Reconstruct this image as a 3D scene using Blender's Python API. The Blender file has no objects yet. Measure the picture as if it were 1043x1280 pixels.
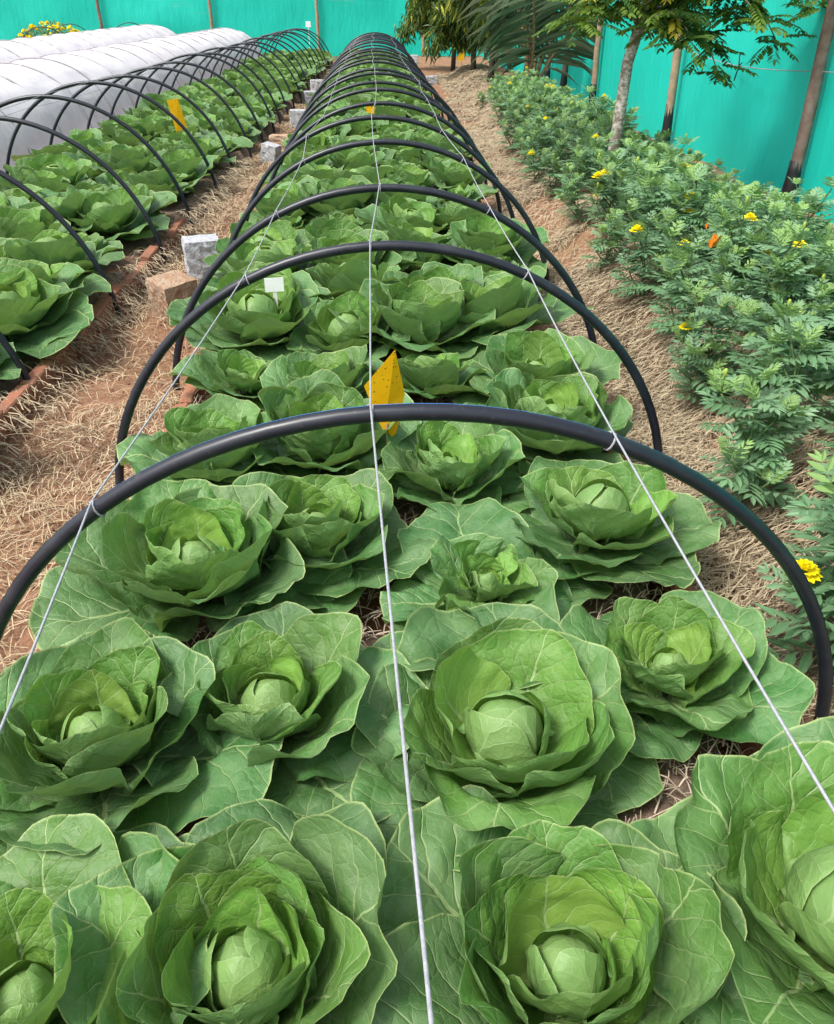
import bpy, math, random
import numpy as np
from math import radians as RAD, sin, cos, pi
from mathutils import Vector, Matrix

SC = bpy.context.scene
COL = SC.collection
rnd = random.Random(7)
R = np.random.default_rng(11)

# ------------------------------------------------------------------ camera
CAM_H, PITCH, YAW, FPX = 1.45, RAD(32.4), RAD(2.7), 1000.0
cd = bpy.data.cameras.new('camera')
cd.sensor_fit = 'VERTICAL'; cd.sensor_height = 24.0; cd.lens = 24.0 * FPX / 1280.0
cd.clip_start = 0.02; cd.clip_end = 2000
cam = bpy.data.objects.new('camera', cd); COL.objects.link(cam)
cam.location = (0, 0, CAM_H); cam.rotation_euler = (pi / 2 - PITCH, 0, -YAW)
SC.camera = cam

# ------------------------------------------------------------------ sky, sun, exposure
SUN_EL, SUN_AZ = RAD(58), RAD(238)        # azimuth clockwise from +Y: behind the viewer, a little to the left
W = bpy.data.worlds.new('World'); SC.world = W; W.use_nodes = True
wn = W.node_tree; wn.nodes.clear()
sky = wn.nodes.new('ShaderNodeTexSky'); sky.sky_type = 'NISHITA'; sky.sun_disc = False
sky.sun_elevation = SUN_EL; sky.sun_rotation = SUN_AZ; sky.dust_density = 4.0; sky.ozone_density = 0.6
hs = wn.nodes.new('ShaderNodeHueSaturation'); hs.inputs['Saturation'].default_value = 0.42
bg = wn.nodes.new('ShaderNodeBackground'); bg.inputs['Strength'].default_value = 0.122
wo = wn.nodes.new('ShaderNodeOutputWorld')
wn.links.new(sky.outputs[0], hs.inputs['Color']); wn.links.new(hs.outputs[0], bg.inputs['Color'])
wn.links.new(bg.outputs[0], wo.inputs['Surface'])
sl = bpy.data.lights.new('sun', 'SUN'); sl.energy = 1.5; sl.angle = RAD(13); sl.color = (1.0, 0.96, 0.9)
so = bpy.data.objects.new('sun', sl); COL.objects.link(so)
sd = Vector((sin(SUN_AZ) * cos(SUN_EL), cos(SUN_AZ) * cos(SUN_EL), sin(SUN_EL)))
so.rotation_euler = (-sd).to_track_quat('-Z', 'Y').to_euler(); so.location = sd * 30
SC.view_settings.view_transform = 'Standard'; SC.view_settings.look = 'None'
SC.view_settings.gamma = 1.0; SC.view_settings.exposure = 1.24
SC.view_settings.use_curve_mapping = False
SC.render.engine = 'CYCLES'
SC.cycles.max_bounces = 5; SC.cycles.diffuse_bounces = 3; SC.cycles.glossy_bounces = 2; SC.cycles.transmission_bounces = 4; SC.cycles.transparent_max_bounces = 8

# ------------------------------------------------------------------ pixel -> place (direction only; the height z of what it touches gives the distance)
def at(px, py, z=0.0):
    x, y = (px - 521.5) / FPX, (640 - py) / FPX
    f = cos(PITCH) + sin(PITCH) * y; u = -sin(PITCH) + cos(PITCH) * y
    t = (CAM_H - z) / -u
    r, d = x * t, f * t
    return Vector((r * cos(YAW) + d * sin(YAW), d * cos(YAW) - r * sin(YAW), z))

# ------------------------------------------------------------------ mesh helpers
def mesh(name, V, F, mat=None, smooth=True, uv=None, attrs=None):
    V = np.asarray(V, float); me = bpy.data.meshes.new(name)
    if isinstance(F, np.ndarray):
        nf, k = F.shape
        me.vertices.add(len(V)); me.vertices.foreach_set('co', V.ravel())
        me.loops.add(nf * k); me.loops.foreach_set('vertex_index', F.ravel().astype(np.int32))
        me.polygons.add(nf); me.polygons.foreach_set('loop_start', (np.arange(nf) * k).astype(np.int32))
        me.update(calc_edges=True)
    else:
        me.from_pydata(V.tolist(), [], F)
    if uv is not None:
        ul = me.uv_layers.new(name='UVMap')
        li = np.empty(len(me.loops), np.int32); me.loops.foreach_get('vertex_index', li)
        ul.data.foreach_set('uv', np.asarray(uv, float)[li].ravel())
    for k, a in (attrs or {}).items():
        at_ = me.attributes.new(k, 'FLOAT', 'POINT'); at_.data.foreach_set('value', np.asarray(a, np.float32))
    me.polygons.foreach_set('use_smooth', [smooth] * len(me.polygons))
    if mat: me.materials.append(mat)
    me.validate(); me.update()
    return me

def obj(name, me, parent=None, loc=None, rot=None, scale=None):
    o = bpy.data.objects.new(name, me); COL.objects.link(o)
    if parent: o.parent = parent
    if loc is not None: o.location = loc
    if rot is not None: o.rotation_euler = rot
    if scale is not None: o.scale = scale if hasattr(scale, '__len__') else (scale,) * 3
    return o

def tag(o, label, cat, group=None):
    o['label'] = label; o['category'] = cat
    if group: o['group'] = group
    return o

def thing(name, label, cat, loc=(0, 0, 0), rz=0, group=None):
    o = obj(name, None, None, loc, (0, 0, rz)); o.empty_display_size = .1
    return tag(o, label, cat, group)

class MB:
    def __init__(s): s.V = []; s.F = []; s.n = 0
    def add(s, V, F):
        s.V.append(np.asarray(V, float)); s.F += [tuple(i + s.n for i in f) for f in F]; s.n += len(V)
    def tube(s, pts, r, seg=8, cap=True):
        pts = [Vector(p) for p in pts]; n = len(pts)
        rr = r if hasattr(r, '__len__') else [r] * n
        T = [(pts[min(i + 1, n - 1)] - pts[max(i - 1, 0)]).normalized() for i in range(n)]
        a = Vector((0, 0, 1)) if abs(T[0].z) < .9 else Vector((1, 0, 0))
        A = (a - T[0] * a.dot(T[0])).normalized(); V = []
        for i in range(n):
            A = (A - T[i] * A.dot(T[i])).normalized(); B = T[i].cross(A)
            for k in range(seg):
                t = 2 * pi * k / seg; V.append(pts[i] + (A * cos(t) + B * sin(t)) * rr[i])
        F = [(i * seg + k, i * seg + (k + 1) % seg, (i + 1) * seg + (k + 1) % seg, (i + 1) * seg + k) for i in range(n - 1) for k in range(seg)]
        if cap: F += [tuple(range(seg))[::-1], tuple((n - 1) * seg + k for k in range(seg))]
        s.add([tuple(v) for v in V], F)
    def box(s, c, d, rz=0, jit=0):
        V = []
        for dx, dy, dz in ((-1,-1,-1),(1,-1,-1),(1,1,-1),(-1,1,-1),(-1,-1,1),(1,-1,1),(1,1,1),(-1,1,1)):
            x, y, z = dx*d[0]/2 + rnd.uniform(-jit, jit), dy*d[1]/2 + rnd.uniform(-jit, jit), dz*d[2]/2 + rnd.uniform(-jit, jit)
            V.append((c[0] + x*cos(rz) - y*sin(rz), c[1] + x*sin(rz) + y*cos(rz), c[2] + z))
        s.add(V, [(0,3,2,1),(4,5,6,7),(0,1,5,4),(1,2,6,5),(2,3,7,6),(3,0,4,7)])
    def mesh(s, name, mat, smooth=True): return mesh(name, np.concatenate(s.V), s.F, mat, smooth)

def blades(P, D, U, L, Wd, droop=0.0, age=None):
    """lens shaped leaf blades: P base, D direction, U up, L length, Wd half width -> verts, tris(N,3)"""
    D = D / np.linalg.norm(D, axis=1, keepdims=True)
    S = np.cross(D, U); S /= np.maximum(np.linalg.norm(S, axis=1, keepdims=True), 1e-6)
    Nn = np.cross(S, D); L = L[:, None]; Wd = Wd[:, None]; dz = np.array([[0, 0, -1.0]])
    c = lambda t, w, k: P + D * L * t + S * Wd * w + Nn * L * k + dz * L * droop * t * t
    V = np.stack([c(0, 0, 0), c(.35, 1, .03), c(.33, 0, -.02), c(.35, -1, .03), c(.7, .8, .02), c(.7, 0, -.03), c(.7, -.8, .02), c(1, 0, -.02)], 1)
    n = len(P); F = np.array([[0,2,1],[0,3,2],[1,2,5],[1,5,4],[2,3,6],[2,6,5],[4,5,7],[5,6,7]])
    F = (F[None] + (np.arange(n) * 8)[:, None, None]).reshape(-1, 3)
    return V.reshape(-1, 3), F

def vnoise(x, y, seed=0, sc=1.0):
    x = np.asarray(x, float) * sc; y = np.asarray(y, float) * sc
    def h(i, j): 
        n = np.sin(i * 127.1 + j * 311.7 + seed * 17.3) * 43758.5453; return n - np.floor(n)
    i, j = np.floor(x), np.floor(y); fx, fy = x - i, y - j
    fx = fx * fx * (3 - 2 * fx); fy = fy * fy * (3 - 2 * fy)
    return (h(i, j) * (1 - fx) + h(i + 1, j) * fx) * (1 - fy) + (h(i, j + 1) * (1 - fx) + h(i + 1, j + 1) * fx) * fy
def sstep(a, b, x):
    t = np.clip((np.asarray(x, float) - a) / (b - a), 0, 1); return t * t * (3 - 2 * t)

# ------------------------------------------------------------------ materials
class NT:
    def __init__(s, name):
        s.m = bpy.data.materials.new(name); s.m.use_nodes = True; s.t = s.m.node_tree; s.t.nodes.clear()
        s.out = s.t.nodes.new('ShaderNodeOutputMaterial')
    def n(s, typ, ins=None, **kw):
        nd = s.t.nodes.new('ShaderNode' + typ)
        for k, v in kw.items(): setattr(nd, k, v)
        for k, v in (ins or {}).items():
            if isinstance(v, bpy.types.NodeSocket): s.t.links.new(v, nd.inputs[k])
            else: nd.inputs[k].default_value = v
        return nd
    def ma(s, op, a, b=None, c=None, clamp=False):
        ins = {0: a}
        if b is not None: ins[1] = b
        if c is not None: ins[2] = c
        return s.n('Math', ins, operation=op, use_clamp=clamp).outputs[0]
    def mix(s, f, a, b, blend='MIX'):
        nd = s.n('Mix', None, data_type='RGBA', blend_type=blend, clamp_factor=True)
        for k, v in ((0, f), (6, a), (7, b)):
            if isinstance(v, bpy.types.NodeSocket): s.t.links.new(v, nd.inputs[k])
            else: nd.inputs[k].default_value = v if k == 0 else (*v, 1) if len(v) == 3 else v
        return nd.outputs[2]
    def noise(s, vec, scale, detail=3, rough=.55, out=0):
        ins = {'Scale': scale, 'Detail': detail, 'Roughness': rough}
        if vec is not None: ins['Vector'] = vec
        return s.n('TexNoise', ins).outputs[out]
    def ramp(s, v, a, b):
        return s.n('MapRange', {0: v, 1: a, 2: b, 3: 0.0, 4: 1.0}, interpolation_type='SMOOTHSTEP').outputs[0]
    def pos(s): return s.n('NewGeometry').outputs['Position']
    def ob(s): return s.n('TexCoord').outputs['Object']
    def rand(s): return s.n('ObjectInfo').outputs['Random']
    def bump(s, h, st, dist=.01): return s.n('Bump', {'Height': h, 'Strength': st, 'Distance': dist}).outputs[0]
    def bsdf(s, col, rough=.6, normal=None, spec=.5, **kw):
        ins = {'Base Color': col if isinstance(col, bpy.types.NodeSocket) else (*col, 1), 'Roughness': rough, 'Specular IOR Level': spec}
        ins.update(kw)
        if normal is not None: ins['Normal'] = normal
        return s.n('BsdfPrincipled', ins).outputs[0]
    def done(s, sh):
        s.t.links.new(sh, s.out.inputs['Surface']); return s.m

def leaf_material():
    m = NT('cabbage_leaf')
    uv = m.n('UVMap', uv_map='UVMap').outputs[0]
    age = m.n('Attribute', attribute_name='age').outputs['Fac']
    rho = m.n('Attribute', attribute_name='rho').outputs['Fac']
    oi = m.n('ObjectInfo'); rd = oi.outputs['Random']; ol = oi.outputs['Location']
    off = m.n('VectorMath', {0: uv, 1: m.n('CombineXYZ', {0: m.ma('MULTIPLY', rd, 37.0), 1: m.ma('MULTIPLY', rd, 91.0)}).outputs[0]}, operation='ADD').outputs[0]
    wv = m.noise(off, 5.0, 2, out=1)
    wuv = m.n('VectorMath', {0: uv, 1: m.n('VectorMath', {0: m.n('VectorMath', {0: wv, 1: (.5, .5, .5)}, operation='SUBTRACT').outputs[0], 'Scale': .085}, operation='SCALE').outputs[0]}, operation='ADD').outputs[0]
    sp = m.n('SeparateXYZ', {0: wuv}); xs = m.ma('SUBTRACT', sp.outputs[0], .5); Y = sp.outputs[1]
    X = m.ma('ABSOLUTE', xs); sg = m.ma('SIGN', xs)
    # lateral veins leave the midrib and fan outwards
    q = m.ma('SUBTRACT', Y, m.ma('MULTIPLY', X, m.ma('SUBTRACT', 1.25, m.ma('MULTIPLY', X, 1.1))))
    fr = m.ma('FRACT', m.ma('ADD', m.ma('MULTIPLY', q, 5.2), m.ma('ADD', m.ma('MULTIPLY', sg, .22), rd)))
    tri = m.ma('ABSOLUTE', m.ma('SUBTRACT', fr, .5))
    lw = m.ma('MAXIMUM', m.ma('SUBTRACT', .070, m.ma('MULTIPLY', X, .13)), .016)
    lat = m.n('MapRange', {0: tri, 1: 0.0, 2: lw, 3: 1.0, 4: 0.0}, interpolation_type='SMOOTHSTEP').outputs[0]
    mw = m.ma('MAXIMUM', m.ma('SUBTRACT', .034, m.ma('MULTIPLY', Y, .03)), .006)
    mid = m.n('MapRange', {0: X, 1: m.ma('MULTIPLY', mw, .35), 2: mw, 3: 1.0, 4: 0.0}, interpolation_type='SMOOTHSTEP').outputs[0]
    vo = m.n('TexVoronoi', {'Vector': wuv, 'Scale': 9.0, 'Randomness': .9}, feature='DISTANCE_TO_EDGE', voronoi_dimensions='2D').outputs['Distance']
    q2 = m.ma('SUBTRACT', Y, m.ma('MULTIPLY', X, .25))
    tr2 = m.ma('ABSOLUTE', m.ma('SUBTRACT', m.ma('FRACT', m.ma('ADD', m.ma('MULTIPLY', q2, 13.0), m.ma('MULTIPLY', sg, .3))), .5))
    lat2 = m.ma('MULTIPLY', m.n('MapRange', {0: tr2, 1: 0.0, 2: .07, 3: 1.0, 4: 0.0}, interpolation_type='SMOOTHSTEP').outputs[0], m.ramp(m.noise(off, 9.0, 2), .42, .62))
    net = m.n('MapRange', {0: vo, 1: 0.0, 2: .035, 3: 1.0, 4: 0.0}, interpolation_type='SMOOTHSTEP').outputs[0]
    vo2 = m.n('TexVoronoi', {'Vector': wuv, 'Scale': 30.0, 'Randomness': 1.0}, feature='DISTANCE_TO_EDGE', voronoi_dimensions='2D').outputs['Distance']
    net2 = m.n('MapRange', {0: vo2, 1: 0.0, 2: .12, 3: 1.0, 4: 0.0}, interpolation_type='SMOOTHSTEP').outputs[0]
    vein = m.ma('MAXIMUM', m.ma('MAXIMUM', m.ma('MULTIPLY', lat, .85), mid), m.ma('MAXIMUM', m.ma('MAXIMUM', m.ma('MULTIPLY', net, .26), m.ma('MULTIPLY', lat2, .28)), m.ma('MULTIPLY', net2, .07)), clamp=True)
    n1 = m.noise(off, 3.0, 3); n2 = m.noise(off, 22.0, 3)
    inner, midc, outer = (.205, .375, .065), (.108, .252, .036), (.062, .178, .045)
    c = m.mix(m.ramp(age, 0.0, .45), inner, midc); c = m.mix(m.ramp(age, .4, 1.0), c, outer)
    c = m.mix(m.ramp(n1, .35, .75), c, m.mix(.5, c, (.16, .32, .035)))
    # pale towards the thick leaf base
    c = m.mix(m.ma('MULTIPLY', m.ma('SUBTRACT', 1.0, m.ramp(Y, 0.0, .3)), .45), c, (.30, .42, .15))
    # waxy bloom of older leaves
    blo = m.ma('MULTIPLY', m.ma('MULTIPLY', m.ramp(n1, .36, .60), m.ramp(age, .30, .8)), .38)
    c = m.mix(blo, c, (.165, .275, .165))
    hv = m.n('HueSaturation', {'Hue': m.ma('ADD', .49, m.ma('MULTIPLY', rd, .022)), 'Saturation': 1.0, 'Value': m.ma('ADD', .74, m.ma('MULTIPLY', m.ma('FRACT', m.ma('MULTIPLY', rd, 13.7)), .38)), 'Color': c}).outputs[0]
    c = m.mix(m.ma('MULTIPLY', m.ma('SUBTRACT', n2, .5), .35, clamp=True), hv, (.20, .33, .06))
    c = m.mix(m.ma('MULTIPLY', vein, .80), c, (.34, .47, .19))
    # yellowing flecks
    fl = m.ma('MULTIPLY', m.ramp(m.noise(off, 7.0, 4), .66, .76), .4)
    c = m.mix(fl, c, (.32, .34, .06))
    sv = m.n('TexVoronoi', {'Vector': off, 'Scale': 26.0, 'Randomness': 1.0}, voronoi_dimensions='2D')
    speck = m.ma('MULTIPLY', m.ma('SUBTRACT', 1.0, m.ramp(sv.outputs['Distance'], .05, .10)), m.ma('GREATER_THAN', m.n('SeparateXYZ', {0: sv.outputs['Color']}).outputs[0], .86))
    c = m.mix(m.ma('MULTIPLY', speck, .8), c, (.16, .10, .05))
    edge = m.ramp(rho, .982, .999)
    c = m.mix(m.ma('MULTIPLY', edge, .75), c, (.40, .50, .20))
    bf = m.n('NewGeometry').outputs['Backfacing']
    cb = m.mix(.55, c, (.20, .335, .125))
    c = m.mix(bf, c, cb)
    h = m.ma('ADD', m.ma('MULTIPLY', vein, -.6), m.ma('ADD', m.ma('MULTIPLY', n2, .9), m.ma('ADD', m.ma('MULTIPLY', m.ma('POWER', m.ma('MULTIPLY', tri, 2.0), .6), 1.2), m.ma('MULTIPLY', m.ma('MINIMUM', vo, .2), 1.6))))
    n3 = m.noise(off, 48.0, 3, .6)
    nrm = m.bump(m.ma('ADD', h, m.ma('MULTIPLY', n3, .25)), m.ma('ADD', .24, m.ma('MULTIPLY', m.ramp(age, .12, .40), .40)), .004)
    ro = m.ma('ADD', .42, m.ma('MULTIPLY', n1, .26))
    p = m.bsdf(c, ro, nrm, .55)
    tr = m.n('BsdfTranslucent', {'Color': m.mix(.4, c, (.30, .48, .05)), 'Normal': nrm}).outputs[0]
    return m.done(m.n('MixShader', {0: .24, 1: p, 2: tr}).outputs[0])
M_LEAF = leaf_material()

def simple(name, col, rough=.6, var=.2, scale=20, bump=.3, spec=.4, col2=None, bscale=None, dist=.004, **kw):
    m = NT(name); v = m.ob(); n = m.noise(v, scale, 4)
    c2 = col2 or tuple(k * (1 - var) for k in col)
    c = m.mix(m.ramp(n, .35, .7), col, c2)
    c = m.n('HueSaturation', {'Value': m.ma('ADD', .9, m.ma('MULTIPLY', m.rand(), .2)), 'Color': c}).outputs[0]
    return m.done(m.bsdf(c, rough, m.bump(m.noise(v, bscale or scale * 4, 4), bump, dist) if bump else None, spec, **kw))

def foliage_mat(name, a, b, c2=None, trans=.3, rough=.45):
    m = NT(name); age = m.n('Attribute', attribute_name='age').outputs['Fac']
    c = m.mix(age, a, b)
    if c2: c = m.mix(m.ramp(age, .82, .98), c, c2)
    c = m.n('HueSaturation', {'Value': m.ma('ADD', .85, m.ma('MULTIPLY', m.rand(), .3)), 'Color': c}).outputs[0]
    p = m.bsdf(c, rough, None, .4); tr = m.n('BsdfTranslucent', {'Color': c}).outputs[0]
    return m.done(m.n('MixShader', {0: trans, 1: p, 2: tr}).outputs[0])

def pipe_material():
    m = NT('black_pipe'); v = m.ob()
    n = m.noise(v, 9.0, 4); d = m.noise(v, 60.0, 3)
    c = m.mix(m.ramp(n, .5, .8), (.009, .012, .020), (.020, .024, .032))
    c = m.mix(m.ma('MULTIPLY', m.ramp(d, .6, .75), .25), c, (.12, .10, .08))
    return m.done(m.bsdf(c, m.ma('ADD', .27, m.ma('MULTIPLY', n, .2)), m.bump(d, .05, .001), .5))
M_PIPE = pipe_material()
M_STRIPE = simple('blue_stripe', (.05, .17, .48), .35, .1, bump=0)
M_STRING = simple('white_twine', (.33, .34, .37), .6, .2, 150, .3)

def soil_material():
    m = NT('soil_and_straw'); p = m.pos()
    big = m.noise(p, 1.3, 4); fine = m.noise(p, 26.0, 5, .65); clod = m.noise(p, 90.0, 3)
    red = m.mix(m.ramp(fine, .3, .7), (.31, .175, .105), (.21, .108, .064))
    red = m.mix(m.ma('MULTIPLY', m.ramp(clod, .55, .75), .5), red, (.38, .26, .17))
    st = m.n('TexNoise', {'Vector': m.n('Mapping', {'Vector': p, 'Scale': (1, 1, 1), 'Rotation': (0, 0, .6)}).outputs[0], 'Scale': 55.0, 'Detail': 5.0, 'Roughness': .7, 'Distortion': 1.2}).outputs[0]
    straw = m.mix(m.ramp(st, .3, .7), (.15, .09, .048), (.38, .265, .15))
    c = m.mix(m.ramp(m.ma('ADD', big, m.ma('MULTIPLY', fine, .3)), .42, .62), straw, red)
    return m.done(m.bsdf(c, .95, m.bump(m.ma('ADD', m.ma('MULTIPLY', fine, 1.0), m.ma('MULTIPLY', st, .8)), .8, .015), .15))
M_SOIL = soil_material()
def bed_material():
    m = NT('bed_soil'); p = m.pos(); f = m.noise(p, 30.0, 5, .65); g = m.noise(p, 6.0, 3)
    c = m.mix(m.ramp(f, .3, .7), (.105, .065, .045), (.20, .15, .115)); c = m.mix(m.ramp(g, .5, .7), c, (.16, .075, .042))
    return m.done(m.bsdf(c, .95, m.bump(f, .8, .012), .15))
M_BED = bed_material()
def straw_material(name, a, b, c3):
    m = NT(name); age = m.n('Attribute', attribute_name='age').outputs['Fac']
    c = m.mix(m.ramp(age, 0, .6), a, b); c = m.mix(m.ramp(age, .6, 1), c, c3)
    return m.done(m.bsdf(c, .7, None, .25))
M_STRAW = straw_material('dry_straw', (.36, .27, .16), (.48, .385, .25), (.15, .10, .055))
M_STRAW2 = straw_material('grey_straw', (.31, .24, .15), (.45, .37, .25), (.12, .085, .05))
M_MULCH = straw_material('bed_mulch', (.32, .25, .18), (.48, .40, .31), (.12, .08, .055))
M_BRICK = simple('red_brick', (.33, .14, .085), .95, .4, 18, .7, .15, (.24, .125, .08), dist=.006)
M_GRANITE = simple('grey_granite', (.30, .31, .33), .9, .3, 45, .8, .2, (.42, .43, .45), 38, .012)
M_REDSTONE = simple('earth_stained_stone', (.33, .21, .135), .95, .3, 14, .9, .15, (.42, .33, .24), 40, .02)
M_CONC = simple('concrete', (.40, .41, .42), .9, .25, 30, .6, .2, (.30, .30, .31))
M_WHITE = simple('white_plastic', (.82, .82, .82), .4, .05, bump=0)
M_STICK = simple('wooden_stick', (.22, .14, .08), .85, .4, 30, .5)
M_BLUE = simple('blue_plastic', (.02, .11, .42), .35, .2, bump=0)

def trap_material():
    m = NT('yellow_trap'); v = m.ob()
    vo = m.n('TexVoronoi', {'Vector': v, 'Scale': 85.0, 'Randomness': 1.0}).outputs['Distance']
    n = m.noise(v, 30.0, 2)
    sp = m.ma('MULTIPLY', m.ma('SUBTRACT', 1.0, m.ramp(vo, .14, .24)), m.ramp(n, .40, .50))
    c = m.mix(m.ramp(m.noise(v, 12, 2), .3, .7), (.86, .47, .004), (.92, .56, .008))
    c = m.mix(sp, c, (.05, .03, .01))
    p = m.bsdf(c, .35, None, .5); t = m.n('BsdfTranslucent', {'Color': c}).outputs[0]
    return m.done(m.n('MixShader', {0: .25, 1: p, 2: t}).outputs[0])
M_TRAP = trap_material()

def net_material():
    m = NT('green_shade_net'); p = m.pos()
    st = m.noise(m.n('Mapping', {'Vector': p, 'Scale': (.4, .4, 3.2)}).outputs[0], 1.1, 6, .7)
    bl = m.noise(p, .7, 2)
    c = m.mix(m.ramp(bl, .3, .7), (.012, .57, .45), (.016, .62, .49))
    dust = m.ma('MULTIPLY', m.ramp(st, .62, .80), .5)
    c = m.mix(dust, c, (.30, .50, .36))
    fold = m.noise(m.n('Mapping', {'Vector': p, 'Scale': (3.0, 3.0, .8)}).outputs[0], 2.0, 4)
    weave = m.noise(m.n('Mapping', {'Vector': p, 'Scale': (1, 1, 8.0)}).outputs[0], 60.0, 1)
    nr = m.bump(m.ma('ADD', fold, m.ma('MULTIPLY', weave, .06)), .55, .05)
    b = m.bsdf(c, .55, nr, .3); t = m.n('BsdfTranslucent', {'Color': c, 'Normal': nr}).outputs[0]
    return m.done(m.n('MixShader', {0: .35, 1: b, 2: t}).outputs[0])
M_NET = net_material()
def cover_material():
    m = NT('white_row_cover'); p = m.pos()
    n = m.noise(p, 4.0, 4); w = m.noise(m.n('Mapping', {'Vector': p, 'Scale': (1.0, 3.5, 1.0)}).outputs[0], 5.0, 4)
    c = m.mix(m.ramp(n, .4, .75), (.76, .75, .79), (.66, .65, .69))
    c = m.mix(m.ma('MULTIPLY', m.ramp(m.noise(p, 1.7, 5), .55, .75), .35), c, (.46, .41, .37))
    nr = m.bump(w, .45, .03)
    b = m.bsdf(c, .8, nr, .2); t = m.n('BsdfTranslucent', {'Color': c}).outputs[0]; tr = m.n('BsdfTransparent').outputs[0]
    s = m.n('MixShader', {0: .22, 1: b, 2: t}).outputs[0]
    return m.done(m.n('MixShader', {0: .10, 1: s, 2: tr}).outputs[0])
M_COVER = cover_material()
M_RIB = simple('grey_rib', (.36, .34, .35), .7, .2, bump=0)
M_POLE = simple('weathered_pole', (.155, .105, .085), .9, .4, 12, .7, .2, (.23, .18, .15))
M_POLE_PALE = simple('pale_pole', (.33, .24, .16), .85, .35, 14, .6, .2, (.24, .17, .12))
M_WRAP = simple('black_wrap', (.012, .012, .013), .45, .3, 60, .6, .5)
def bark_material():
    m = NT('mottled_bark'); v = m.ob()
    n = m.noise(m.n('Mapping', {'Vector': v, 'Scale': (1, 1, 1.6)}).outputs[0], 16.0, 5, .7)
    c = m.mix(m.ramp(n, .42, .62), (.21, .165, .125), (.60, .56, .50)); f = m.noise(v, 60.0, 3)
    c = m.mix(m.ramp(m.noise(v, 5.0, 3), .55, .7), c, (.28, .23, .17))
    return m.done(m.bsdf(c, .9, m.bump(m.ma('ADD', n, f), .6, .01), .2))
M_BARK = bark_material()
M_DBARK = simple('dark_bark', (.075, .055, .042), .95, .4, 20, .8, .15, dist=.01)

# ------------------------------------------------------------------ the ground
MOUND_END = 22.5
def foot_x(y): return 1.02 + .034 * np.asarray(y, float)
def net_x(y): return 3.40 + .004 * np.asarray(y, float)
def ground_z(x, y):
    x = np.asarray(x, float); y = np.asarray(y, float)
    z = (vnoise(x, y, 1, 1.3) - .5) * .05 + (vnoise(x, y, 2, 5) - .5) * .022 + (vnoise(x, y, 3, 17) - .5) * .012
    fx = foot_x(y) + (vnoise(y, y * 0, 4, 1.1) - .5) * .16
    m = sstep(0, .42, x - fx) * (1 - .75 * sstep(.7, 1.4, x - fx)) * (1 - sstep(MOUND_END - 1, MOUND_END, y)) * sstep(-3, -1, y)
    lump = .75 + .5 * vnoise(x, y, 5, 2.2)
    z = z + m * .20 * lump
    far = sstep(0, 1, (np.abs(x) - 12) / 10) + sstep(0, 1, (y - 34) / 10)
    return z * (1 - np.clip(far, 0, 1))

def make_ground():
    xs = np.concatenate([[-900, -300, -120, -60, -30, -18, -13, -10], np.arange(-8, -2, .25), np.arange(-2, 3.6, .045), np.arange(3.6, 7, .3), [8, 10, 13, 18, 30, 60, 120, 300, 900]])
    ys = np.concatenate([[-900, -300, -100, -40, -15, -6, -3, -1.5], np.arange(-.8, 9, .05), np.arange(9, 33, .14), [34, 36, 40, 50, 70, 110, 250, 600, 1200]])
    X, Y = np.meshgrid(xs, ys); V = np.stack([X, Y, ground_z(X, Y)], -1).reshape(-1, 3)
    nx, ny = len(xs), len(ys); i = (np.arange(ny - 1)[:, None] * nx + np.arange(nx - 1)[None]).ravel()
    o = obj('ground', mesh('ground', V, np.stack([i, i + 1, i + nx + 1, i + nx], 1), M_SOIL)); o['kind'] = 'structure'
    return o
GROUND = make_ground()

BED_Z = .10
def left_cx(y): return -2.42 + .016 * np.asarray(y, float)
BEDS = [(lambda y: np.asarray(y, float) * 0 + .01, .76, -1.2, 27.6), (left_cx, .86, 1.2, 27.0)]
def make_bed(cx, hw, y0, y1, seed):
    ys = np.arange(y0, y1, .09); us = np.linspace(-1, 1, 23)
    U, Y = np.meshgrid(us, ys); X = cx(Y) + U * hw
    Z = BED_Z + (vnoise(X, Y, seed, 6) - .5) * .045 + (vnoise(X, Y, seed + 1, 22) - .5) * .02
    e = np.abs(U) > .99; Z = np.where(e, -.05, Z)
    V = np.stack([X, Y, Z], -1).reshape(-1, 3); nx, ny = len(us), len(ys)
    i = (np.arange(ny - 1)[:, None] * nx + np.arange(nx - 1)[None]).ravel()
    o = obj('planting_bed', mesh('planting_bed', V, np.stack([i, i + 1, i + nx + 1, i + nx], 1), M_BED)); o['kind'] = 'structure'
    return o
bed_o = [make_bed(*b, 20 + 5 * k) for k, b in enumerate(BEDS)]

def brick_mesh(k):
    import bmesh
    bm = bmesh.new(); bmesh.ops.create_cube(bm, size=1)
    for v in bm.verts: v.co = Vector((v.co.x * .055, v.co.y * .262, v.co.z * .19)) + Vector([rnd.uniform(-.004, .004) for _ in range(3)])
    bmesh.ops.bevel(bm, geom=bm.edges[:], offset=.006, segments=1, affect='EDGES')
    me = bpy.data.meshes.new('brick'); bm.to_mesh(me); bm.free(); me.materials.append(M_BRICK); return me
BR = [brick_mesh(k) for k in range(5)]
def edging(bo, cx, hw, side, y0, y1):
    y = y0
    while y < y1:
        obj('brick', BR[rnd.randrange(5)], bo, (float(cx(y)) + side * (hw + .03) + rnd.uniform(-.008, .008), y, .03 + rnd.uniform(-.015, .012)),
            (rnd.uniform(-.03, .03), side * rnd.uniform(0, .12), rnd.uniform(-.04, .04))); y += .275
edging(bed_o[0], BEDS[0][0], BEDS[0][1], -1, .6, 6.5); edging(bed_o[0], BEDS[0][0], BEDS[0][1], 1, .9, 3)
edging(bed_o[1], BEDS[1][0], BEDS[1][1], 1, 2.2, 6.2)

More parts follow.
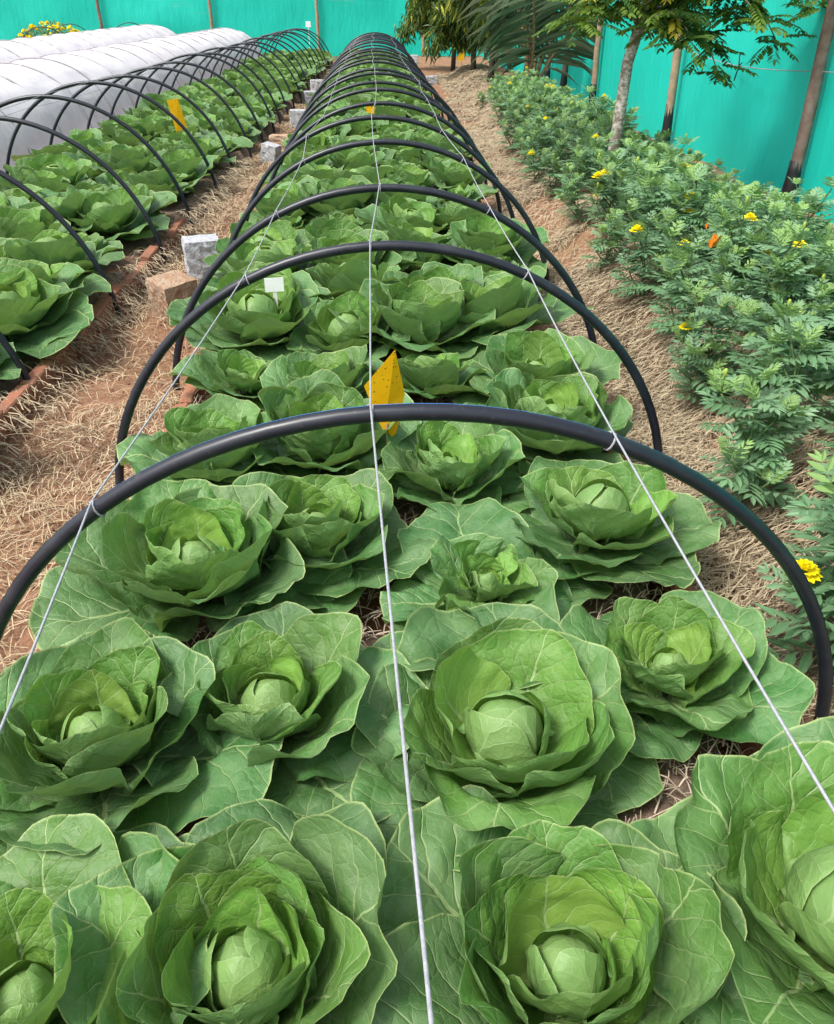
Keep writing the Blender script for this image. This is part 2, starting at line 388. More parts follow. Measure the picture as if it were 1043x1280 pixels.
# ------------------------------------------------------------------ straw
def straw_cloud(name, X, Y, Z, L, Wd, az, mat, lift, tilt=.25):
    n = len(X); ns = 4; t = np.linspace(-.5, .5, ns)
    bend = R.normal(0, .16, n); el = R.normal(0, tilt, n)
    P = np.empty((n, ns, 2, 3))
    for k in range(ns):
        a = az + bend * t[k]; s = L * t[k]
        cx = X + np.cos(a) * s; cy = Y + np.sin(a) * s
        cz = Z + lift * R.random(n) * .3 + lift * (1 - (2 * t[k]) ** 2) * .6 + np.sin(el) * s * .5
        roll = R.uniform(-.5, .5, n) + k * .1
        for j, sg in ((0, -1), (1, 1)):
            P[:, k, j] = np.stack([cx - np.sin(a) * Wd * sg, cy + np.cos(a) * Wd * sg, cz + roll * Wd * sg], -1)
    V = P.reshape(-1, 3); b = np.arange(n) * ns * 2
    F = np.concatenate([np.stack([b + 2 * k, b + 2 * k + 1, b + 2 * k + 3, b + 2 * k + 2], 1) for k in range(ns - 1)])
    age = np.repeat(np.clip(R.random(n) * .8 + (vnoise(X, Y, 61, 2.6) - .5) * .9 + .1, 0, 1), ns * 2)
    o = obj(name, mesh(name, V, F, mat, False, None, {'age': age})); o['kind'] = 'stuff'
    return o
def ylod(n, y0, y1, p=1.7):    # thinner cover further off, where the blades are under a pixel and the ground colour takes over
    return y0 + (y1 - y0) * R.random(n) ** p
# left path
n = 34000; y = ylod(n, .9, 26, 2.1); x = R.uniform(-1.56, -.70, n)
keep = (vnoise(x, y, 31, 2.0) > .34 - .25 * sstep(1.7, 2.5, y)) & (R.random(n) < .42 + .50 * sstep(1.7, 2.9, y)) & ((vnoise(x, y, 33, 1.1) < .74) | (R.random(n) < .3))
x, y = x[keep], y[keep]; n = len(x)
sc = 1 + .13 * y
o = straw_cloud('straw_mulch', x, y, ground_z(x, y) + .008, R.uniform(.03, .14, n), R.uniform(.0005, .0014, n) * sc, R.uniform(0, pi, n), M_STRAW, .03)
tag(o, 'loose dry straw strewn over the red soil path between the two hooped beds', 'straw')
# straw spilling over the brick edge of the left bed
n = 1500; y = ylod(n, 2.1, 9, 1.5); x = left_cx(y) + .93 + R.normal(0, .08, n)
o = straw_cloud('straw_mulch', x, y, .09 - .12 * sstep(.90, 1.12, x - left_cx(y)), R.uniform(.05, .19, n), R.uniform(.0009, .0017, n) * (1 + .08 * y), R.normal(0, .5, n) - .5, M_STRAW2, .04, .3)
tag(o, 'long pale straw hanging over the brick edging beside the path', 'straw')
# right: path and mound
n = 120000; y = ylod(n, .7, 22.3, 2.0); x = foot_x(y) + R.uniform(-.26, .95, n)
keep = ((x < foot_x(y) + .62) | (R.random(n) < .5)) & ((vnoise(x, y, 35, 2.3) < .66) | (R.random(n) < .18)) & ((x > foot_x(y) + .02) | (R.random(n) < .55))
x, y = x[keep], y[keep]; n = len(x); u = x - foot_x(y)
az = np.where(R.random(n) < .6, R.normal(0, .55, n) + .45, R.uniform(0, pi, n))
o = straw_cloud('straw_mulch', x, y, ground_z(x, y) + .012 + .02 * R.random(n) * sstep(0, .3, u), R.uniform(.05, .22, n), R.uniform(.0005, .0014, n) * (1 + .13 * y), az, M_STRAW2, .04, .3)
tag(o, 'thick dry straw mulch draped over the long mound of the marigold border', 'straw')
# mulch on the middle bed
n = 16000; y = ylod(n, .3, 10, 1.8); x = R.uniform(-.74, .75, n)
o = straw_cloud('straw_mulch', x, y, BED_Z + .02 + .01 * R.random(n), R.uniform(.02, .10, n), R.uniform(.0007, .0016, n) * (1 + .08 * y), R.uniform(0, pi, n), M_MULCH, .03)
tag(o, 'short greyish straw pieces on the dark soil under the cabbages', 'straw')
# soil clods on the bare patches
n = 1100; cx_ = np.where(R.random(n) < .6, R.uniform(-1.5, -.82, n), R.uniform(.9, 1.5, n)); cy_ = ylod(n, .6, 7, 1.6)
rr = R.uniform(.002, .012, n) ** 1.0; base = np.array([[1,0,0],[-1,0,0],[0,1,0],[0,-1,0],[0,0,.8],[0,0,-.8]], float)
V = (base[None] * rr[:, None, None] * R.uniform(.7, 1.3, (n, 6, 3)) + np.stack([cx_, cy_, ground_z(cx_, cy_) + .003], -1)[:, None]).reshape(-1, 3)
F = np.array([[0,2,4],[2,1,4],[1,3,4],[3,0,4],[2,0,5],[1,2,5],[3,1,5],[0,3,5]])
o = obj('soil_clods', mesh('soil_clods', V, (F[None] + (np.arange(n) * 6)[:, None, None]).reshape(-1, 3), M_SOIL)); o['kind'] = 'stuff'
tag(o, 'small reddish clods of earth scattered on the paths', 'soil')

# ------------------------------------------------------------------ cabbages
def leaf_geo(L, wf, phi0, turn, cup, ruf, flare, az, r0, z0, age, nr, nt, rg, pw=1.25, tipdrop=0.0, yaw=0.0, crinkle=1.0):
    th = np.linspace(-1, 1, nt) * 1.50; rho = np.linspace(.03, 1, nr) ** .8
    a, b, c = rg.uniform(0, 6.28, 3)
    Rr = L * np.cos(th) ** .72 * (1 + .05 * np.sin(3 * th + a) + .035 * np.sin(6.5 * th + b) + .018 * np.sin(14 * th + c) + .005 * np.sin(31 * th + a + c))
    rh, tt = np.meshgrid(rho, th, indexing='ij'); RR = np.broadcast_to(Rr, rh.shape)
    x = rh * RR * np.sin(tt) * wf; y = rh * RR * np.cos(tt)
    s = np.linspace(0, L * 1.2, 60); u = s / L
    phi = phi0 + turn * u ** pw - tipdrop * sstep(.6, 1.05, u)
    ds = s[1] - s[0]; cr = np.concatenate([[0], np.cumsum(np.cos(phi[:-1]) * ds)]); cz = np.concatenate([[0], np.cumsum(np.sin(phi[:-1]) * ds)])
    yr = np.interp(y, s, cr); yz = np.interp(y, s, cz); ph = np.interp(y, s, phi)
    k = cup / (.5 * L); k_ = k * (.55 + .45 * np.clip(y / L, 0, 1)); ang = k_ * x
    lat = np.sin(ang) / k_; off = (1 - np.cos(ang)) / k_
    p1, p2, p3 = rg.uniform(0, 6.28, 3); w = rh ** 4
    disp = ruf * w * (.55 * np.sin(4.2 * tt + p1) + .45 * np.sin(8.3 * tt + p2) + .26 * np.sin(15.5 * tt + p3) + .08 * np.sin(29 * tt + p1 + p2))
    disp = disp - flare * sstep(.72, 1.0, rh) * (.6 + .6 * vnoise(tt, tt * 0 + p1, 3, 2.0))
    bx, by = rg.uniform(0, 50, 2)
    disp = disp + crinkle * ((vnoise(x + bx, y + by, 7, 24) - .5) * .017 * (L / .25) * rh + (vnoise(x + by, y + bx, 8, 55) - .5) * .005 * rh)
    disp = disp - .010 * (L / .25) * np.exp(-(x / (.05 * L)) ** 2) * (1 - .7 * y / L)      # midrib trough
    Nr, Nz = -np.sin(ph), np.cos(ph)
    X = r0 + yr + Nr * (off + disp); Z = z0 + yz + Nz * (off + disp); Yl = lat
    if yaw: X, Yl = r0 + (X - r0) * cos(yaw) - Yl * sin(yaw), (X - r0) * sin(yaw) + Yl * cos(yaw)
    Z = np.where(Z < .05, .05 + (Z - .05) * .15, Z)
    V = np.stack([X * cos(az) - Yl * sin(az), X * sin(az) + Yl * cos(az), Z], -1).reshape(-1, 3)
    uv = np.stack([x / L + .5, y / L], -1).reshape(-1, 2)
    i = (np.arange(nr - 1)[:, None] * nt + np.arange(nt - 1)[None]).ravel()
    F = np.stack([i, i + nt, i + nt + 1, i + 1], 1)
    return V, F, uv, rh.ravel(), np.full(rh.size, age)

def cabbage_leaves(rg, kind='rosette', S=1.0, nr=14, nt=22, az0=None):
    """list of (name, geometry) from the heart outwards"""
    out = []; az = rg.uniform(0, 6.28) if az0 is None else az0; G = 2.39996
    rh = {'rosette': .054, 'head': .086, 'small': .030, 'open': .044}[kind] * S * rg.uniform(.85, 1.15)
    hz = {'rosette': .085, 'head': .07, 'small': .07, 'open': .085}[kind] * S
    lo = rg.uniform(0, .12) if kind != 'head' else 0
    for k in range(6):                                   # the heart: leaves wrapped into a closed ball
        q = rh * (.78 + .015 * k if k < 2 else .80 + .06 * (k - 1)); L = q * (3.45 if k < 2 else 3.35 - (.20 + lo) * (k - 1))
        out.append(('heart_leaf', leaf_geo(L, 1.38 if k < 2 else 1.15, .04, L / q * .99, .52 * L / q, .003 * S, (.0 if k < 2 else .002 + (.0015 + .02 * lo) * k) * S, az, .003, hz + (rh - q), .02 + .05 * k, nr, nt, rg, 1.0, crinkle=.15))); az += pi if k == 0 else G
    nl = {'rosette': 14, 'head': 11, 'small': 13, 'open': 12}[kind]
    for k in range(nl):
        f = k / (nl - 1); j = lambda a: rg.uniform(-a, a); o_ = max(0, f - .62) / .38
        if kind == 'rosette':
            L = (.168 + .150 * f) * S * (1 + j(.07)); p0 = RAD(36 - 20 * f - 8 * o_ + j(6)); tn = RAD(68 - 16 * f - 26 * o_ + j(11)); cu = 1.25 - .35 * f - .4 * o_ + j(.1)
        elif kind == 'head':
            L = (.225 + .11 * f) * S * (1 + j(.07)); p0 = RAD(18 - 10 * f - 4 * o_ + j(5)); tn = RAD(74 - 22 * f - 30 * o_ + j(10)); cu = 1.1 - .3 * f - .4 * o_ + j(.1)
        elif kind == 'open':
            L = (.16 + .165 * f) * S * (1 + j(.09)); p0 = RAD(40 - 28 * f - 6 * o_ + j(8)); tn = RAD(52 - 18 * f - 22 * o_ + j(14)); cu = 1.05 - .35 * f - .3 * o_ + j(.15)
        else:
            L = (.075 + .14 * f) * S * (1 + j(.15)); p0 = RAD(42 - 32 * f + j(10)); tn = RAD(50 - 45 * f + j(20)); cu = .95 - .5 * f + j(.2)
        td = RAD(rg.uniform(0, 30)) * f
        if rg.random() < .25: td += RAD(35) * f
        ru = (.010 + .017 * f) * S * rg.uniform(.7, 1.4) * (1.5 if kind == 'small' else 1)
        fl = (rg.uniform(.004, .014) if rg.random() < .80 or f < .35 else rg.uniform(.025, .045)) * S
        out.append(('leaf', leaf_geo(L, rg.uniform(.96, 1.12) + .08 * (1 - f), p0, tn, max(cu, .15), ru, fl, az + j(.25), .008 * S, (.085 - .035 * f) * S, min(1, .18 + .82 * f ** .9 + j(.08)), nr, nt, rg, 1.2, td, j(.25)))); az += G
    for k in range(3):                                    # broad old leaves lying out over the bed
        out.append(('leaf', leaf_geo(rg.uniform(.28, .35) * S, rg.uniform(.95, 1.1), RAD(rg.uniform(4, 16)), RAD(rg.uniform(-10, 14)), rg.uniform(.2, .5), .022 * S, rg.uniform(.0, .012) * S, az + rg.uniform(-.4, .4), .02 * S, .05 * S, 1.0, nr, nt, rg, 1.2, RAD(rg.uniform(0, 25)), rg.uniform(-.3, .3)))); az += G
    return out

def geo_mesh(name, g):
    V, F, uv, rho, age = g; return mesh(name, V, F, M_LEAF, True, uv, {'rho': rho, 'age': age})
def joined(name, gs):
    V, F, U, A, B, n = [], [], [], [], [], 0
    for v, f, u, a, b in gs: V.append(v); F.append(f + n); U.append(u); A.append(a); B.append(b); n += len(v)
    return mesh(name, np.concatenate(V), np.concatenate(F), M_LEAF, True, np.concatenate(U), {'rho': np.concatenate(A), 'age': np.concatenate(B)})

GRP_C = 'cabbages of the bed under the strung hoops'; GRP_L = 'cabbages of the bed beside the white tunnels'
ZH = .30
# nearest cabbages, each built on its own: pixel of the heart, kind, size, tilt towards, label
HERO = [
 (300, 1180, 'rosette', 1.00, 'large open cabbage rosette with neat cupped rings of leaves around a small pale heart'),
 (718, 1195, 'rosette', 1.06, 'open cabbage with tall scalloped leaves standing behind a loosely closed heart'),
 (15, 1225, 'open', 1.0, 'cabbage with crinkled curled-back outer leaves, partly cut off, beside the neat cupped rosette'),
 (1060, 1120, 'head', 1.05, 'cabbage with a tall pale folded head, next to the open cabbage with tall scalloped leaves'),
 (112, 900, 'rosette', .98, 'cabbage with nested cupped leaves at the path-side brick edge, before the blue-striped hoop'),
 (338, 850, 'rosette', .92, 'bright yellow-green cabbage rosette beside a bare patch of straw mulch'),
 (628, 885, 'head', 1.0, 'cabbage with a firm round pale head, fully closed, before the blue-striped hoop'),
 (850, 800, 'open', .86, 'widely spread cabbage under the marigold-side string, inside the foot of the blue-striped hoop'),
 (243, 683, 'rosette', 1.08, 'cabbage with a broad pale leaf lying flat towards the red soil path'),
 (388, 642, 'rosette', .96, 'cabbage with a yellow-flecked heart beside the middle string, behind the blue-striped hoop'),
 (603, 700, 'small', 1.15, 'stunted cabbage with a tiny dark heart and ragged crinkled leaves'),
 (752, 620, 'head', .95, 'cabbage with smooth rounded head leaves behind the marigold-side tie of the blue-striped hoop'),
 (268, 540, 'rosette', .95, 'cabbage beside the path-side foot of the hoop behind the yellow trap'),
 (405, 528, 'rosette', 1.04, 'cabbage next to the yellow speckled sticky trap, on its path side'),
 (560, 560, 'rosette', .90, 'cabbage right in front of the yellow speckled sticky trap'),
 (690, 510, 'rosette', 1.04, 'cabbage under the marigold-side arm of the hoop behind the yellow trap'),
]
pos_c = []
def ordinal(n): return {1: '1st', 2: '2nd', 3: '3rd'}.get(n if n < 20 else n % 10, '') or '%dth' % n
def cabbage_label(x, y, b):
    if b == 'c':
        k = sum(1 for h in CY[1:] if h < y); side = ('outer row by the stone blocks', 'inner row nearer the stone blocks', 'inner row nearer the marigolds', 'outer row along the marigolds')[(x > -.39) + (x > 0) + (x > .39)]
        return 'cabbage behind the %s strung hoop from the blue-striped one, %s' % (ordinal(k), side)
    k = sum(1 for h in LY if h > y) + 1; u = x - float(left_cx(y)); side = ('row against tunnel', 'second row from tunnel', 'second row from path', 'row along path')[(u > -.45) + (u > 0) + (u > .41)]
    return 'cabbage beside the white tunnel, %s, before %s hoop from far fence' % (side, ordinal(k))
CY = [.10, 1.28, 2.43, 3.32, 4.62, 5.66, 6.56, 7.6, 8.45, 9.3, 10.2, 11.3, 12.4] + [13.4 + .93 * i for i in range(12)]
LY = [3.22, 4.32, 5.36, 6.45, 7.5, 8.55] + [9.6 + 1.0 * i for i in range(17)]
def add_cabbage(name, p, label, group, leaves=None, me=None, rz=0, tilt=(0, 0), sc=1.0):
    if leaves is not None:
        t = thing(name, label, 'cabbage', p, rz, group); t.rotation_euler = (tilt[0], tilt[1], rz); t.scale = (sc,) * 3
        for nm, m_ in leaves: obj(nm, m_, t)
        return t
    o = obj(name, me, None, p, (tilt[0], tilt[1], rz), sc); return tag(o, label, 'cabbage', group)
for k, (px, py, kind, S, lab) in enumerate(HERO):
    p = at(px, py, ZH); p.z = BED_Z; rg = np.random.default_rng(100 + k)
    ls = [(nm, geo_mesh(nm, g)) for nm, g in cabbage_leaves(rg, kind, S * 1.04, 26, 50)]
    add_cabbage('cabbage', p, lab, None, ls, tilt=(rg.uniform(-.08, .10), rg.uniform(-.08, .08))); pos_c.append(p)
# prototypes
PK = ['rosette', 'head', 'open', 'rosette', 'head', 'rosette', 'open', 'rosette', 'small', 'rosette', 'open', 'head']
PROTO = []; FARP = []
for k, kind in enumerate(PK):
    rg = np.random.default_rng(300 + k); S = rg.uniform(.95, 1.05)
    PROTO.append([(nm, geo_mesh(nm, g)) for nm, g in cabbage_leaves(rg, kind, S, 13, 22)])
    rg = np.random.default_rng(300 + k); S = rg.uniform(.95, 1.05)
    FARP.append([g for nm, g in cabbage_leaves(rg, kind, S, 7, 12)])
FARM = [joined('cabbage', g) for g in FARP]
spots = []
hero_y = max(p.y for p in pos_c)
y = 2.88; row = 0
while y < 27.2:
    for c in (-.58, -.20, .20, .59):
        spots.append((c + rnd.uniform(-.08, .08), y + rnd.uniform(-.12, .12) + (.10 if row % 2 else 0), 'c'))
    y += .50; row += 1
y = 2.6
while y < 26.6:
    for c in (-.66, -.24, .19, .60):
        spots.append((float(left_cx(y)) + c + rnd.uniform(-.06, .05), y + rnd.uniform(-.12, .12), 'l'))
    y += .50
# fillers between the hand placed plants and beside the frame
for px, py in ((1010, 700), (70, 1010)):
    pass
spots.sort(key=lambda s: s[0] ** 2 + s[1] ** 2)
LEAFY_TO, NMAX = 9.5, 300
rest = []
cnt = len(pos_c)
for i, (x, y, b) in enumerate(spots):
    k = rnd.randrange(len(PK)); rz = rnd.uniform(0, 6.28); s = rnd.choice((.78, .9, .98, 1.04, 1.1, 1.2)) * rnd.uniform(.95, 1.05); tl = (rnd.uniform(-.24, .24), rnd.uniform(-.24, .24))
    lab, grp = cabbage_label(x, y, b), (GRP_C if b == 'c' else GRP_L)
    if cnt < NMAX:
        if math.hypot(x, y) < LEAFY_TO: add_cabbage('cabbage', (x, y, BED_Z), lab, grp, PROTO[k], rz=rz, tilt=tl, sc=s)
        else: add_cabbage('cabbage', (x, y, BED_Z), lab, grp, None, FARM[k], rz, tl, s)
        cnt += 1
    else: rest.append((k, x, y, rz, s))
gs = []
for k, x, y, rz, s in rest:
    for v, f, u, a, b in FARP[k]:
        w = v * s; w = np.stack([w[:, 0] * cos(rz) - w[:, 1] * sin(rz) + x, w[:, 0] * sin(rz) + w[:, 1] * cos(rz) + y, w[:, 2] + BED_Z], -1); gs.append((w, f, u, a, b))
o = obj('distant_cabbages', joined('distant_cabbages', gs)); o['kind'] = 'stuff'
tag(o, 'mass of green cabbages at the far ends of both beds', 'cabbages')

# ------------------------------------------------------------------ hoops and strings
def hoop_pts(cx, y, a, b, lean=0, n=48, z0=-.06):
    return [(cx - a * cos(pi * i / n), y + lean * sin(pi * i / n), z0 + (b - z0) * sin(pi * i / n)) for i in range(n + 1)]
def hoop(cx, y, a, b, label, group, r=.0152, lean=0, seg=12, stripe=False):
    pts = hoop_pts(cx, y, a, b, lean); mb = MB(); mb.tube(pts, r, seg)
    o = tag(obj('hoop', mb.mesh('hoop', M_PIPE)), label, 'hoop', group)
    if stripe:                                            # factory stripe along the pipe
        V = []; F = []; n = len(pts)
        for i in range(n):
            p = Vector(pts[i]); t = (Vector(pts[min(i + 1, n - 1)]) - Vector(pts[max(i - 1, 0)])).normalized()
            u = t.cross(Vector((0, 1, 0))).normalized(); u = -u if u.z < 0 else u
            bck = Vector((0, 1, 0))
            for a_ in (.10, .26, .42):
                V.append(p + (u * cos(a_) + bck * sin(a_)) * (r + .0006))
        for i in range(n - 1):
            for j in range(2): F.append((i*3+j, i*3+j+1, (i+1)*3+j+1, (i+1)*3+j))
        obj('blue_stripe', mesh('blue_stripe', [tuple(v) for v in V], F, M_STRIPE), o)
    return pts
GH = 'black pipe hoops over the strung bed'
HL = {0: 'black pipe hoop behind the neat cupped rosette, joined by the ends of the strings',
      1: 'thick black pipe hoop with a blue stripe, in front of the yellow speckled trap',
      2: 'black pipe hoop just behind the yellow speckled sticky trap',
      3: 'black pipe hoop over the small white plant label'}
hp = []
for i, y in enumerate(CY):
    a = .95 + rnd.uniform(-.02, .02); b = .845 + rnd.uniform(-.015, .015); cx = .03 + rnd.uniform(-.02, .02)
    if i == 1: a, b, cx = .965, .845, .05
    if i == 2: a, b, cx = .95, .845, .03
    if i == 3: a, b, cx = .94, .845, .03
    hp.append((hoop(cx, y, a, b, HL.get(i, 'black pipe hoop of the strung tunnel, %s counting the blue-striped one as first' % ordinal(i)), None if i in HL else GH, lean=rnd.uniform(-.03, .03) if i > 3 else 0, seg=14 if i < 5 else 8, stripe=i == 1), cx, y, a, b))
GL = 'black pipe hoops over the bed beside the white tunnels'
lp = []
for i, y in enumerate(LY):
    cx = float(left_cx(y)) + rnd.uniform(-.02, .02); b = .90 + rnd.uniform(-.02, .02); a = .93 + rnd.uniform(-.02, .02) - (.1 * i / len(LY))
    lp.append((hoop(cx, y, a, b, 'black pipe hoop over the bed beside the white tunnels, %s from the far fence' % ordinal(len(LY) - i), GL, r=.0145, lean=rnd.uniform(-.06, .06), seg=8), cx, y, a, b))

def z_on(pts, x):
    for p, q in zip(pts[:-1], pts[1:]):
        if p[0] <= x <= q[0]:
            t = (x - p[0]) / (q[0] - p[0]); return tuple(p[k] + (q[k] - p[k]) * t for k in range(3))
    return pts[-1]
def string(hoops, xo, label, r, group, rp=.0152, first_x=None, wraps=True, zero_x=None):
    P = []; mb2 = MB()
    for i, (pts, cx, y, a, b) in enumerate(hoops):
        x = cx + xo + rnd.uniform(-.022, .022)
        if i == 1 and first_x is not None: x = first_x
        if i == 0 and zero_x is not None: x = zero_x
        q = Vector(z_on(pts, x)); q2 = Vector(z_on(pts, x + .02)); tan = (q2 - q).normalized(); nrm = Vector((-tan.z, 0, tan.x))
        P.append(q + nrm * (rp + r))
        P_t = []
        if wraps:
            for k in range(11):
                t = 2 * pi * k / 10; P_t.append(q + tan * (.008 * (k / 10 - .5)) + (nrm * cos(t) + Vector((0, 1, 0)) * sin(t)) * (rp + r * .9))
            P_t_mb = MB(); P_t_mb.tube(P_t, r * 1.05, 5); P[-1] = (P[-1], P_t_mb)
    root = thing('string', label, 'string', (0, 0, 0), 0, group)
    pl = [p[0] if isinstance(p, tuple) else p for p in P]
    mb = MB(); path = []
    for i, (a, b) in enumerate(zip(pl[:-1], pl[1:])):
        for k in range(6):
            t = k / 6; v = a.lerp(b, t); v.z -= .006 * 4 * t * (1 - t) * (b - a).length; path.append(v)
    path.append(pl[-1]); mb.tube(path, r, 6); obj('twine', mb.mesh('twine', M_STRING), root)
    for p in P:
        if isinstance(p, tuple): obj('tie', p[1].mesh('tie', M_STRING), root)
string(hp, -.035, 'white twine tied along the tops of the black hoops', .0020, None, first_x=-.02, zero_x=.03)
string(hp, -.43, 'white twine tied along the hoop shoulders on the path side with stone blocks', .0020, None, first_x=-.53)
string(hp, .40, 'white twine tied along the hoop shoulders on the marigold side', .0020, None, first_x=.41)
string(lp, .02, 'thin white twine along the hoop tops beside the white covered tunnels', .0018, None, wraps=False)
string(lp, -.55, 'thin white twine along the hoop sides facing the white covered tunnels', .0018, None, wraps=False)

# ------------------------------------------------------------------ white covered tunnels
def tunnel(cx0, a, b, y0, y1, label, seed, lift=0.0):
    root = thing('covered_tunnel', label, 'row cover', (cx0, y0, 0))
    ys = np.arange(0, y1 - y0 + .01, .1); ts = np.linspace(0, pi, 41); sp = 1.02
    T, Y = np.meshgrid(ts, ys); ph = np.abs(((Y / sp) % 1) - .5) * 2            # 1 at a hoop, 0 between
    sag = (1 - ph ** 2) * .028 + (vnoise(T * 3, Y, seed, 3) - .5) * .022
    e = np.minimum(1, np.minimum(Y, y1 - y0 - Y) / .45 + .02); e = np.sqrt(np.clip(1 - (1 - e) ** 2, 0, 1))
    zz = lift * Y / (y1 - y0)
    X = -np.cos(T) * (a - sag) + (vnoise(T, Y, seed + 1, 2.5) - .5) * .03; Z = (np.sin(T) ** .92 * (b - sag)) * e + zz * e
    low = np.sin(T) < .12; X = X * np.where(low, 1.05, 1); X = X + .016 * Y
    Z = Z + np.where(low, .01, 0)
    V = np.stack([X, Y, Z], -1).reshape(-1, 3); nx, ny = len(ts), len(ys)
    i = (np.arange(ny - 1)[:, None] * nx + np.arange(nx - 1)[None]).ravel()
    obj('cover', mesh('cover', V, np.stack([i, i + nx, i + nx + 1, i + 1], 1), M_COVER), root)
    y = sp
    while y < y1 - y0 - .3:
        mb = MB(); mb.tube([(-(a + .004) * cos(pi * k / 24) + .016 * y, y, (b + .006 + lift * y / (y1 - y0)) * sin(pi * k / 24) ** .92) for k in range(25)], .008, 6)
        obj('hoop', mb.mesh('hoop', M_RIB), root); y += sp
tunnel(-4.55, .92, .84, 4.0, 27.5, 'long white fabric row-cover tunnel next to the open hooped cabbage bed', 51, .05)
tunnel(-6.85, .92, .84, 8.0, 28.5, 'long white fabric row-cover tunnel beside the yellow flowering bush', 57, .12)

# ------------------------------------------------------------------ shade net fence
def pole(parent, p, top, r, mat, wrap=0.0, wr=1.28, seg=9):
    p, top = Vector(p), Vector(top); mb = MB(); n = 9
    mb.tube([p.lerp(top, k / n) + Vector((rnd.uniform(-.008, .008), rnd.uniform(-.008, .008), 0)) for k in range(n + 1)], [r * (1.06 - .12 * k / n + rnd.uniform(-.04, .04)) for k in range(n + 1)], seg)
    o = obj('pole', mb.mesh('pole', mat), parent)
    if wrap:
        L = (top - p).length; mb = MB(); k = 7
        mb.tube([p.lerp(top, wrap / L * i / k) for i in range(k + 1)], [r * wr * ((.92, 1.0, 1.04, 1.0, .97, .94, .9, .8)[i] + rnd.uniform(-.07, .07)) for i in range(k + 1)], 10)
        obj('wrapping', mb.mesh('wrapping', M_WRAP), o)
    return o
def net_panel(root, p0, p1, h, seed, name='net'):
    p0, p1 = Vector(p0), Vector(p1); d = p1 - p0; L = d.length; d.normalize(); nrm = Vector((-d.y, d.x, 0))
    us = np.linspace(0, L, max(6, int(L / .12))); zs = np.linspace(.0, h, 16); U, Z = np.meshgrid(us, zs)
    wv = (vnoise(U, Z, seed, 1.1) - .5) * .12 + (vnoise(U + .5 * Z, Z * .4, seed + 1, 3.4) - .5) * .05
    wv = wv * np.sin(np.clip(U / L, 0, 1) * pi) ** .4
    Zt = Z + np.where(Z >= h - .01, -.10 * np.sin(np.clip(U / L, 0, 1) * pi), 0)
    V = np.stack([p0.x + d.x * U + nrm.x * wv, p0.y + d.y * U + nrm.y * wv, Zt + .02], -1).reshape(-1, 3)
    nx = len(us); i = (np.arange(15)[:, None] * nx + np.arange(nx - 1)[None]).ravel()
    obj(name, mesh(name, V, np.stack([i, i + 1, i + nx + 1, i + nx], 1), M_NET), root)
BACK_Y = 30.0
fr = thing('shade_net_fence', 'teal green shade net fence on leaning wooden poles behind the marigolds', 'fence', (0, 0, 0))
# the poles: foot pixel, lean of the top (dx, dy), dark wrapping at the foot
RP = [(966, 262, .02, 0, M_POLE, .40, .047), (824, 186, -.02, .0, M_POLE_PALE, .5, .046), (757, 140, .0, .0, M_POLE_PALE, .42, .045), (697, 122, .05, 0, M_POLE, .45, .05), (672, 112, .02, 0, M_POLE, .4, .05)]
feet = [-2.0]
for px, py, lx, ly, mt, wr, r in RP:
    p = at(px, py, .03); p.x = float(net_x(p.y)) - .09; p.z = -.1
    pole(fr, p, (p.x + lx, p.y + ly, 2.75), r, mt, wr + .1); feet.append(p.y)
while feet[-1] < BACK_Y - 3.5:
    y = feet[-1] + 2.6; feet.append(y); pole(fr, (float(net_x(y)) - .09, y, -.1), (float(net_x(y)) - .07, y, 2.75), .045, M_POLE, .4)
feet.append(BACK_Y)
for k, (a, b) in enumerate(zip(feet[:-1], feet[1:])):
    net_panel(fr, (float(net_x(a)), a, 0), (float(net_x(b)), b, 0), 2.6, 70 + 3 * k)
# tie wire with twisted ends along the net
mb = MB(); w0, w1 = feet[1], feet[2]
mb.tube([(float(net_x(w0 + (w1 - w0) * t)) - .07 - .03 * sin(pi * t), w0 + (w1 - w0) * t, 1.02 + .03 * t - .06 * sin(pi * t)) for t in np.linspace(-.3, 1, 14)], .004, 5)
obj('wire', mb.mesh('wire', M_STRING), fr)
for t in (.45, .72):
    mb = MB(); y = w0 + (w1 - w0) * t; x = float(net_x(y)) - .11; z = 1.02 + .03 * t - .06 * sin(pi * t)
    mb.tube([(x, y + .05, z - .12), (x, y, z), (x, y + .03, z + .09)], .006, 5); mb.tube([(x, y, z), (x - .01, y - .08, z + .03)], .005, 5)
    obj('wire_tie', mb.mesh('wire_tie', M_WRAP), fr)
fb = thing('shade_net_fence', 'teal green shade net fence across the far ends of the beds', 'fence', (0, 0, 0))
bx = [-20.0] + [at(px, 60, .0).x / at(px, 60, .0).y * BACK_Y for px in (133, 269, 399, 529)] + [float(net_x(BACK_Y))]
for k, (a, b) in enumerate(zip(bx[:-1], bx[1:])):
    net_panel(fb, (a, BACK_Y, 0), (b, BACK_Y, 0), 1.72, 120 + 3 * k)
    if k < 4: pole(fb, (b, BACK_Y - .1, -.1), (b + (-.0), BACK_Y - .1, 2.1), .05, M_POLE if k < 1 else M_POLE_PALE)

